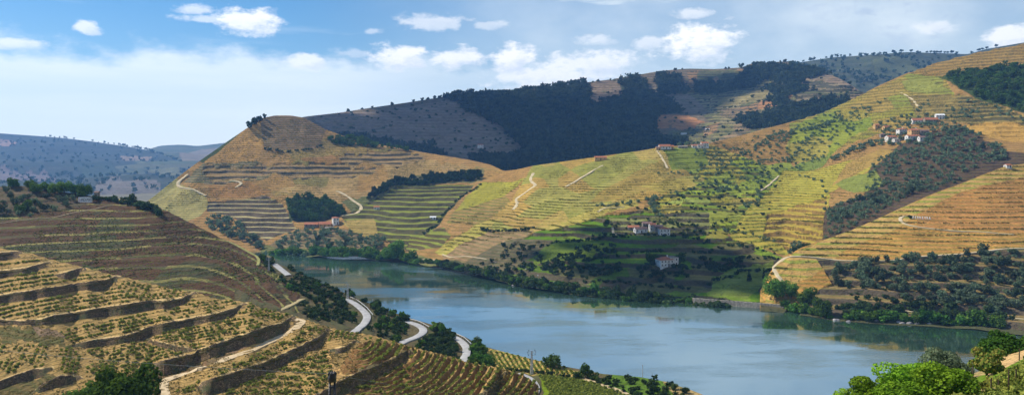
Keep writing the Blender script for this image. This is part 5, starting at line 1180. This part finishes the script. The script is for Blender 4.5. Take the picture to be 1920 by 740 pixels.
# ------------------------------------------------------------------ buildings
def house(px, py, w, d, h, label, sheet=None, rz=0.0, wall='plaster', roof='tile', hip=False, rh=None, nwin=3, storeys=1, parent=None, chimney=False, door=True, sink=0.6):
    sheet = sheet or va; p = sheet.at(px, py)
    if px > 1600 or 1220 < px < 1335 and py < 300: w *= .8; d *= .8; h *= .85
    if px < 640: w *= .8
    e = empty('house', tuple(p - np.array((0, 0, sink))), rz); tag(e, label, 'house')
    h += sink; rh = rh or min(w, d) * 0.24
    mb = MB(); mb.box(-w / 2, w / 2, -d / 2, d / 2, -2.5, h)
    if not hip: mb.add([(-w / 2, -d / 2, h), (-w / 2, d / 2, h), (-w / 2, 0, h + rh), (w / 2, -d / 2, h), (w / 2, d / 2, h), (w / 2, 0, h + rh)], [(0, 2, 1), (3, 4, 5)])
    obj('wall', mb.mesh('wall', MAT[wall]), e)
    o_ = 0.45; mr = MB(); t = 0.22
    if hip:
        q = min(w, d) / 2 + o_; L = max(w / 2 + o_ - q, 0.01); hz = h + 0.02
        base = [(-w / 2 - o_, -d / 2 - o_), (w / 2 + o_, -d / 2 - o_), (w / 2 + o_, d / 2 + o_), (-w / 2 - o_, d / 2 + o_)]
        vs = [(x, y, hz) for x, y in base] + [(x, y, hz + t) for x, y in base] + [(-L, 0, hz + t + rh), (L, 0, hz + t + rh)]
        mr.add(vs, [(0, 3, 2, 1), (0, 1, 5, 4), (1, 2, 6, 5), (2, 3, 7, 6), (3, 0, 4, 7), (4, 5, 9, 8), (5, 6, 9), (6, 7, 8, 9), (7, 4, 8)])
    else:
        for s_ in (-1, 1):
            ey = s_ * (d / 2 + o_); ez = h - rh * o_ / (d / 2) + 0.03; x0, x1 = -w / 2 - .3, w / 2 + .3
            vs = [(x0, ey, ez), (x1, ey, ez), (x1, 0, h + rh + .03), (x0, 0, h + rh + .03), (x0, ey, ez + t), (x1, ey, ez + t), (x1, 0, h + rh + t), (x0, 0, h + rh + t)]
            mr.add(vs, [(0, 3, 2, 1), (4, 5, 6, 7), (0, 1, 5, 4), (1, 2, 6, 5), (2, 3, 7, 6), (3, 0, 4, 7)])
    ro = obj('roof', mr.mesh('roof', MAT[roof]), e)
    if chimney:
        mc = MB(); mc.box(w * .2, w * .2 + .9, .3, 1.1, h, h + rh + 1.2); mc.box(w * .2 - .12, w * .2 + 1.02, .18, 1.22, h + rh + 1.2, h + rh + 1.4); obj('chimney', mc.mesh('chimney', MAT['plaster']), ro)
    sh = h / storeys
    for st in range(storeys):
        for k in range(nwin):
            x = -w / 2 + w * (k + .5) / nwin; zb = st * sh + sh * .38 + sink * (.4 if st == 0 else 0)
            isdoor = door and st == 0 and k == nwin // 2
            mw = MB(); ww = .95
            if isdoor: mw.box(x - .6, x + .6, -d / 2 - .06, -d / 2 + .1, 0.05, 2.2 + sink); obj('door', mw.mesh('door', MAT['wood']), e); continue
            mw.box(x - ww / 2, x + ww / 2, -d / 2 - .05, -d / 2 + .1, zb, zb + sh * .42); wi = obj('window', mw.mesh('window', MAT['glass']), e)
            ms_ = MB(); ms_.box(x - ww / 2 - .12, x + ww / 2 + .12, -d / 2 - .16, -d / 2 + .05, zb - .14, zb); obj('sill', ms_.mesh('sill', MAT['oldwall']), wi)
    for sx in (-1, 1):
        mw = MB(); zb = h - sh * .62; mw.box(sx * w / 2 - .06, sx * w / 2 + .06, -.5, .5, zb, zb + sh * .4); obj('window', mw.mesh('window', MAT['glass']), e)
    return e


R = math.radians
house(1246, 504, 12, 9, 5.2, 'shaded white farmhouse with red hip roof in the slope above the far shore', rz=R(18), hip=True, storeys=2, nwin=4, chimney=True)
house(1260, 501, 7.5, 8, 6.2, 'white wing with pale roof against the right side of the shaded farmhouse', rz=R(18), roof='oldwall', storeys=2, nwin=2, hip=True, rh=0.8)
house(1187, 430, 11, 7, 2.6, 'low house with bright red roof at the left of the hamlet', rz=R(6), nwin=2, wall='oldwall')
house(1201, 435, 12, 7, 3.4, 'white house with dark weathered roof in the hamlet', rz=R(10), roof='tiledark', nwin=3)
house(1213, 428, 9, 6, 3.6, 'pinkish-roofed house behind the dark-roofed one in the hamlet', rz=R(0), wall='oldwall', roof='tiledark')
house(1223, 431, 6, 6, 5.6, 'tall white house with red roof in the middle of the hamlet', rz=R(8), storeys=2, nwin=2)
house(1234, 432, 8, 6, 3.0, 'low grey outbuilding left of the rightmost hamlet house', wall='oldwall', roof='tiledark', rz=R(4))
house(1245, 437, 10, 7, 6.4, 'white two-storey house with bright red hip roof at the right end of the hamlet', hip=True, storeys=2, nwin=3, rz=R(4))
house(629, 417, 8.5, 8, 7.0, 'white two-storey farmhouse above the olive grove on the left', hip=True, storeys=2, nwin=2, rz=R(25), rh=1.2)
house(609, 420, 17, 10, 3.0, 'long red-roofed farm building left of the white farmhouse', rz=R(14), wall='ochre', nwin=3, rh=2.6)
house(584, 422, 19, 9, 2.4, 'lowest red-roofed shed at the left end of the farm', rz=R(8), wall='oldwall', nwin=3, rh=2.2)
house(617, 427, 11, 6, 2.0, 'small pale outbuilding in front of the white farmhouse', rz=R(10), wall='ochre', roof='oldwall', nwin=2)
house(706, 386, 7, 5, 3.4, 'tiny white hut at the left edge of the green terraces', nwin=2, rz=R(10))
house(812, 405, 7, 4, 2.0, 'tiny white shed on the golden slope right of the hedge', nwin=2, roof='white')
# village on the right
house(1643, 247, 9, 7, 4.5, 'small ochre house at the far left of the hillside village', wall='ochre', nwin=2, rz=R(10))
house(1662, 246, 12, 7, 4.0, 'small red-roofed house second from the left in the village', rz=R(12), nwin=3, wall='ochre')
house(1670, 266, 17, 9, 5.0, 'white house with faded red roof at the lower left of the village', storeys=2, nwin=4, rz=R(15))
house(1690, 256, 14, 9, 6.5, 'bright white house with red hip roof in the middle of the village', hip=True, storeys=2, nwin=3, rz=R(12), chimney=True)
house(1714, 259, 17, 11, 9.0, 'large ochre house with red hip roof, tallest in the village', wall='ochre', hip=True, storeys=2, nwin=4, rz=R(8), chimney=True)
house(1711, 265, 22, 9, 5.0, 'white house in front of the tall ochre village house', storeys=1, nwin=5, rz=R(8), rh=1.6)
house(1729, 267, 12, 8, 4.5, 'white low house at the lower right of the village', nwin=3, rz=R(6), roof='tiledark')
house(1732, 256, 15, 8, 5.0, 'grey stone building right of the tall ochre village house', wall='oldwall', roof='tiledark', nwin=3, rz=R(4))
house(1722, 236, 22, 9, 4.0, 'long red-roofed building above the village houses', rz=R(-6), nwin=5, rh=2.8)
house(1745, 234, 22, 9, 4.5, 'long dark red-roofed building at the top right of the village', wall='oldwall', rz=R(-4), nwin=5, rh=3)
house(1762, 227, 14, 8, 6.0, 'bright white house at the top right corner of the village', storeys=2, nwin=3, roof='white', rz=R(-10))
house(1681, 270, 13, 7, 3.5, 'lowest white outbuilding in front of the village', nwin=3, rz=R(15), roof='oldwall')
house(1690, 266, 10, 6, 3.0, 'small white cottage just right of the lower left village house', nwin=2, rz=R(10))
house(1655, 262, 9, 6, 3.0, 'small pale shed left of the faded red roof in the village', nwin=2, wall='oldwall', roof='tiledark')
# hamlet on the ridge in the middle
house(1246, 279, 20, 8, 4.0, 'long red-roofed house on the middle ridge', nwin=4, rz=R(5), rh=2.6)
house(1258, 280, 9, 7, 4.0, 'ochre house right of the long red-roofed ridge house', wall='ochre', nwin=2)
house(1234, 281, 8, 6, 3.5, 'small brown house left of the long red-roofed ridge house', wall='ochre', roof='tiledark', nwin=2)
house(1302, 277, 9, 6, 4.0, 'white cottage on the middle ridge, left of the red roofs', nwin=2)
house(1313, 276, 10, 7, 5.0, 'white ridge house with a dark roof between two others', nwin=2, roof='tiledark')
house(1321, 274, 13, 8, 5.5, 'red-roofed house rightmost on the middle ridge', storeys=2, nwin=3)
house(1280, 279, 16, 6, 2.8, 'low grey barn on the middle ridge', wall='oldwall', roof='oldwall', nwin=3)
house(1126, 302, 16, 7, 3.0, 'lone orange-walled shed on the ridge of the golden slope', wall='ochre', roof='tile', nwin=3)
house(1889, 313, 6, 5, 2.2, 'white house with red roof at the right edge behind the spur crest', sheet=fe, storeys=1, nwin=2, rz=R(10))
house(901, 280, 12, 8, 7, 'lone white house on the shaded lower slope of the mountain', sheet=mt, storeys=2, nwin=2)
house(1282, 243, 15, 7, 2.6, 'long white building below the orange field on the mountain', sheet=mt, nwin=5, roof='white')
house(1326, 240, 11, 7, 2.8, 'white building right of the orange field on the mountain', sheet=mt, nwin=4, roof='white')
house(182, 369, 3.2, 3.0, 3.4, 'small square dark brick hut on the left crest beside the board', sheet=lh, wall='oldwall', roof='tiledark', nwin=1, door=True, rh=.5)

# ------------------------------------------------------------------ lettering
def text_mesh(s, size, depth, mat):
    cu = bpy.data.curves.new('t', 'FONT'); cu.body = s; cu.size = size; cu.extrude = depth; cu.align_x = 'CENTER'
    to = bpy.data.objects.new('t', cu); col_main.objects.link(to); bpy.context.view_layer.update()
    me = bpy.data.meshes.new_from_object(to.evaluated_get(bpy.context.evaluated_depsgraph_get())); bpy.data.objects.remove(to); bpy.data.curves.remove(cu)
    me.materials.clear(); me.materials.append(mat); return me
p = lh.at(160, 378); k = p[1] / F; wB, hB = 25 * k, 9.5 * k
e = empty('hillside_board', tuple(p), R(4)); tag(e, 'white board with dark capital letters and a red first letter on the left hill', 'sign')
mb = MB(); mb.box(-wB / 2, wB / 2, -.1, .1, .5, .5 + hB); obj('board', mb.mesh('board', MAT['white']), e)
for sx in (-.42, 0, .42):
    mb = MB(); mb.box(sx * wB - .12, sx * wB + .12, .1, .34, -1.0, .5 + hB); obj('post', mb.mesh('post', MAT['wood']), e)
ls = wB / 8.5
for i, ch in enumerate('SANDEMAN'):
    t = obj('letter', text_mesh(ch, hB * .98, .04, MAT['redpaint'] if i == 0 else MAT['blackpaint']), e)
    t.rotation_euler = (R(90), 0, 0); t.location = ((i - 3.5) * ls, -.15, .5 + hB * .15); t.scale = (.42, 1, 1)
p0, p1 = fe.at(1712, 411), fe.at(1743, 413)
e = empty('hillside_lettering', tuple((p0 + p1) / 2)); tag(e, 'large white standing letters in a row on the right spur', 'sign')
Lw = np.linalg.norm(p1 - p0); k = p0[1] / F
for i, ch in enumerate('FERREIRA'):
    q = p0 + (p1 - p0) * i / 7; t = obj('letter', text_mesh(ch, 7.5 * k, .25, MAT['white']), e)
    t.rotation_euler = (R(90), 0, 0); t.location = tuple(q - (p0 + p1) / 2 + np.array((0, -.4, .3))); t.scale = (.74, 1, 1)
want_p = fe.at(1707, 409); o = obj('shrub', KINDS['shrub']['meshes'][1]); o.location = tuple(want_p); o.scale = (1.8, 1.8, 2.4); tag(o, 'dark shrub standing at the left end of the white letters', 'shrub')

# ------------------------------------------------------------------ poles and cables
def lattice(px, py, h, w, label, sheet, arms=True):
    p = sheet.at(px, py); e = empty('lattice_pylon', tuple(p), .3); tag(e, label, 'pylon')
    mb = MB(); q = lambda z: w * (1 - .72 * z / h); nz = 9
    for sx in (-1, 1):
        for sy in (-1, 1): mb.tube([(sx * q(0), sy * q(0), -.5), (sx * q(h), sy * q(h), h)], [.11, .08], 4)
    obj('frame', mb.mesh('frame', MAT['metal']), e); mb = MB()
    for i in range(nz):
        z0, z1 = h * i / nz, h * (i + 1) / nz
        for sy in (-1, 1):
            mb.tube([(-q(z0), sy * q(z0), z0), (q(z1), sy * q(z1), z1)], [.06, .06], 4); mb.tube([(q(z0), sy * q(z0), z0), (-q(z1), sy * q(z1), z1)], [.06, .06], 4)
            mb.tube([(sy * q(z0), -q(z0), z0), (sy * q(z1), q(z1), z1)], [.06, .06], 4)
    obj('bracing', mb.mesh('bracing', MAT['metal']), e)
    for z_, L in ((h * .98, 1.3), (h * .90, 1.7), (h * .80, 1.5)):
        mb = MB(); mb.box(-L, L, -.07, .07, z_ - .07, z_ + .07); a = obj('crossarm', mb.mesh('crossarm', MAT['metal']), e)
        for sx in (-1, 1):
            mi = MB(); mi.tube([(sx * L, 0, z_ + .08), (sx * L, 0, z_ + .3), (sx * L, 0, z_ + .55)], [.12, .20, .08], 7); obj('insulator', mi.mesh('insulator', MAT['blackmetal']), a)
    return p


lattice(997, 702, 9.8, .5, 'pale lattice pylon with dark insulators beside the bright green vineyard', bk)
lattice(652, 563, 9.0, .6, 'grey lattice pylon against the river above the first road bend', bk)
lattice(504, 507, 8.0, .5, 'small grey lattice pylon at the crest left of the far road bit', lh)
for (x, y, h_, lb) in [(825, 616, 4.2, 'thin grey pole on the bank above the road, left one of two'), (894, 646, 4.6, 'thin grey pole beside the dark tree right of the road'), (1205, 707, 5.0, 'lone thin pole on the rounded knoll against the water'), (699, 572, 3.6, 'short thin pole on the bank right of the first road bend')]:
    mb = MB(); mb.tube([(0, 0, -.4), (0, 0, h_ * .5), (.03, 0, h_)], [.14, .12, .10], 7); mb.box(-.35, .35, -.05, .05, h_ - .5, h_ - .4)
    o = obj('utility_pole', mb.mesh('utility_pole', MAT['metal'])); o.location = tuple(bk.at(x, y)); tag(o, lb, 'pole', 'thin poles on the near bank')
# black pole close to the camera
pt = P(623, 700, 31); zb = near_z(0, 31) - .4
e = empty('utility_pole', (pt[0], 31, zb)); tag(e, 'black twin-leg utility pole with bundled head cut off by the bottom edge', 'pole'); hh = pt[2] - zb
for sx in (-1, 1):
    mb = MB(); mb.tube([(sx * .105, 0, 0), (sx * .10, 0, hh * .5), (sx * .095, 0, hh - .12)], [.055, .052, .048], 9); obj('leg', mb.mesh('leg', MAT['blackmetal'], True), e)
mb = MB()
for i in range(9): mb.box(-.11, .11, -.03, .03, hh * (i + .5) / 9, hh * (i + .5) / 9 + .06)
obj('bracing', mb.mesh('bracing', MAT['blackmetal']), e)
mb = MB(); mb.tube([(0, 0, hh - .30), (0, 0, hh - .18), (0, 0, hh - .02), (0, 0, hh + .05)], [.15, .165, .155, .08], 10); hd = obj('head', mb.mesh('head', MAT['blackmetal'], True), e)
for i in range(7):
    a = i * .9; mb = MB(); mb.tube([(.12 * math.cos(a), .12 * math.sin(a), hh - .08), (.14 * math.cos(a), .14 * math.sin(a), hh + .02), (.10 * math.cos(a), .10 * math.sin(a), hh + .09)], [.035, .045, .02], 6); obj('insulator', mb.mesh('insulator', MAT['blackmetal'], True), hd)
def cable(a, b, sag, rad, label):
    a, b = np.array(a), np.array(b); pts = [tuple(a + (b - a) * t - np.array((0, 0, 4 * sag * t * (1 - t)))) for t in np.linspace(0, 1, 25)]
    mb = MB(); mb.tube(pts, [rad] * 25, 5); tag(obj('power_cable', mb.mesh('power_cable', MAT['cable'])), label, 'cable')
cable(P(620, 700, 31), P(-260, 620, 62), 0.4, .007, 'thin grey cable from the black pole to the left edge')
cable(P(626, 702, 31), P(1000, 668, 348), 6.0, .008, 'thin grey cable from the black pole towards the pale lattice pylon')

# loose boulders on the rocky bank
for i in range(26):
    r_ = np.random.default_rng(400 + i); n_ = 40; d = r_.normal(size=(n_, 3)); d /= np.linalg.norm(d, axis=1)[:, None]
    import bmesh
    bmh = bmesh.new(); [bmh.verts.new(tuple(v * r_.uniform(.8, 1.1) * np.array((1.2, 1, .7)))) for v in d]; bmesh.ops.convex_hull(bmh, input=bmh.verts)
    for v in [v for v in bmh.verts if not v.link_faces]: bmh.verts.remove(v)
    me = bpy.data.meshes.new('boulder'); bmh.to_mesh(me); bmh.free(); me.materials.append(MAT['rock'])
    o = obj('boulder', me); s_ = r_.uniform(.8, 2.0); o.scale = (s_, s_, s_)
    if i < 16: o.location = tuple(fe.at(r_.uniform(1560, 1790), r_.uniform(594, 605))); tag(o, 'grey boulder at the water line of the right shore', 'rock', 'boulders on the right shore')
    else: o.location = tuple(va.at(r_.uniform(960, 1040), r_.uniform(505, 540))); tag(o, 'grey boulder on the rocky slope at the far shore', 'rock', 'boulders on the far shore')

# ------------------------------------------------------------------ clouds overhead (out of view) that shade parts of the valley
mcl, n = new_mat('cloud'); dcl = n.n('ShaderNodeBsdfDiffuse'); dcl.inputs[0].default_value = (.9, .9, .9, 1); tcl = n.n('ShaderNodeBsdfTranslucent'); tcl.inputs[0].default_value = (.9, .9, .9, 1)
mxc = n.n('ShaderNodeMixShader'); n.set(mxc.inputs[1], dcl.outputs[0]); n.set(mxc.inputs[2], tcl.outputs[0]); oo = n.n('ShaderNodeOutputMaterial'); n.set(oo.inputs[0], mxc.outputs[0])
def ico(sub):
    b_ = bmesh.new(); bmesh.ops.create_icosphere(b_, subdivisions=sub, radius=1); V_ = np.array([v.co[:] for v in b_.verts]); F_ = np.array([[v.index for v in f_.verts] for f_ in b_.faces]); b_.free(); return V_, F_
IV, IF = ico(3)
def cloud(target_pts, h, puff, label, seed):
    """one cumulus made of puffs, standing where its shadow falls on the given ground points"""
    r_ = np.random.default_rng(seed); vs, fs = [], []
    for i, t in enumerate(target_pts):
        c = np.array(t) + SUN * ((h - t[2]) / SUN[2]); s_ = puff * r_.uniform(.75, 1.2)
        nz = 1 + 0.5 * fbm(IV[:, 0] * 2 + i, IV[:, 1] * 2 + IV[:, 2] * 2, seed + i, 3)
        v = IV * nz[:, None] * s_ * np.array((1, 1, .55)) + c + np.array((0, 0, r_.uniform(0, .3) * puff)); fs.append(IF + len(vs) * len(IV)); vs.append(v)
    o = obj('cloud', mesh_np('cloud', np.concatenate(vs), np.concatenate(fs), mcl, True)); tag(o, label, 'cloud')
def pts_in(sheet, poly, n_, seed):
    r_ = np.random.default_rng(seed); poly = np.array(poly, float); out = []; x0, y0 = poly.min(0); x1, y1 = poly.max(0)
    while len(out) < n_:
        x, y = r_.uniform(x0, x1), r_.uniform(y0, y1)
        if inpoly(np.array(x), np.array(y), poly): out.append(sheet.at(x, y))
    return out
cloud(pts_in(va, [(1010, 460), (1130, 425), (1300, 445), (1420, 480), (1440, 540), (1300, 555), (1100, 540), (960, 515)], 52, 2), 1300, 20, 'small cloud high above the middle of the valley, out of view', 2)
cloud(pts_in(mt, [(600, 235), (860, 185), (1000, 172), (1100, 195), (1230, 180), (1320, 150), (1430, 130), (1400, 150), (1300, 190), (1225, 225), (1220, 280), (1000, 315), (900, 300), (760, 275), (620, 250)], 84, 4), 2600, 90, 'broad cloud high above the mountain, out of view', 3)

# ------------------------------------------------------------------ haze
mh, n = new_mat('haze'); pv = n.n('ShaderNodeVolumePrincipled'); pv.inputs['Color'].default_value = (0.22, 0.48, 1.0, 1); pv.inputs['Density'].default_value = 7.6e-5
pv.inputs['Anisotropy'].default_value = 0.25
om = n.n('ShaderNodeOutputMaterial'); n.set(om.inputs['Volume'], pv.outputs[0])
mb = MB(); mb.box(-4600, 4600, -350, 6700, -5, 680); hz = obj('haze', mb.mesh('haze', mh)); tag(hz, kind='stuff')
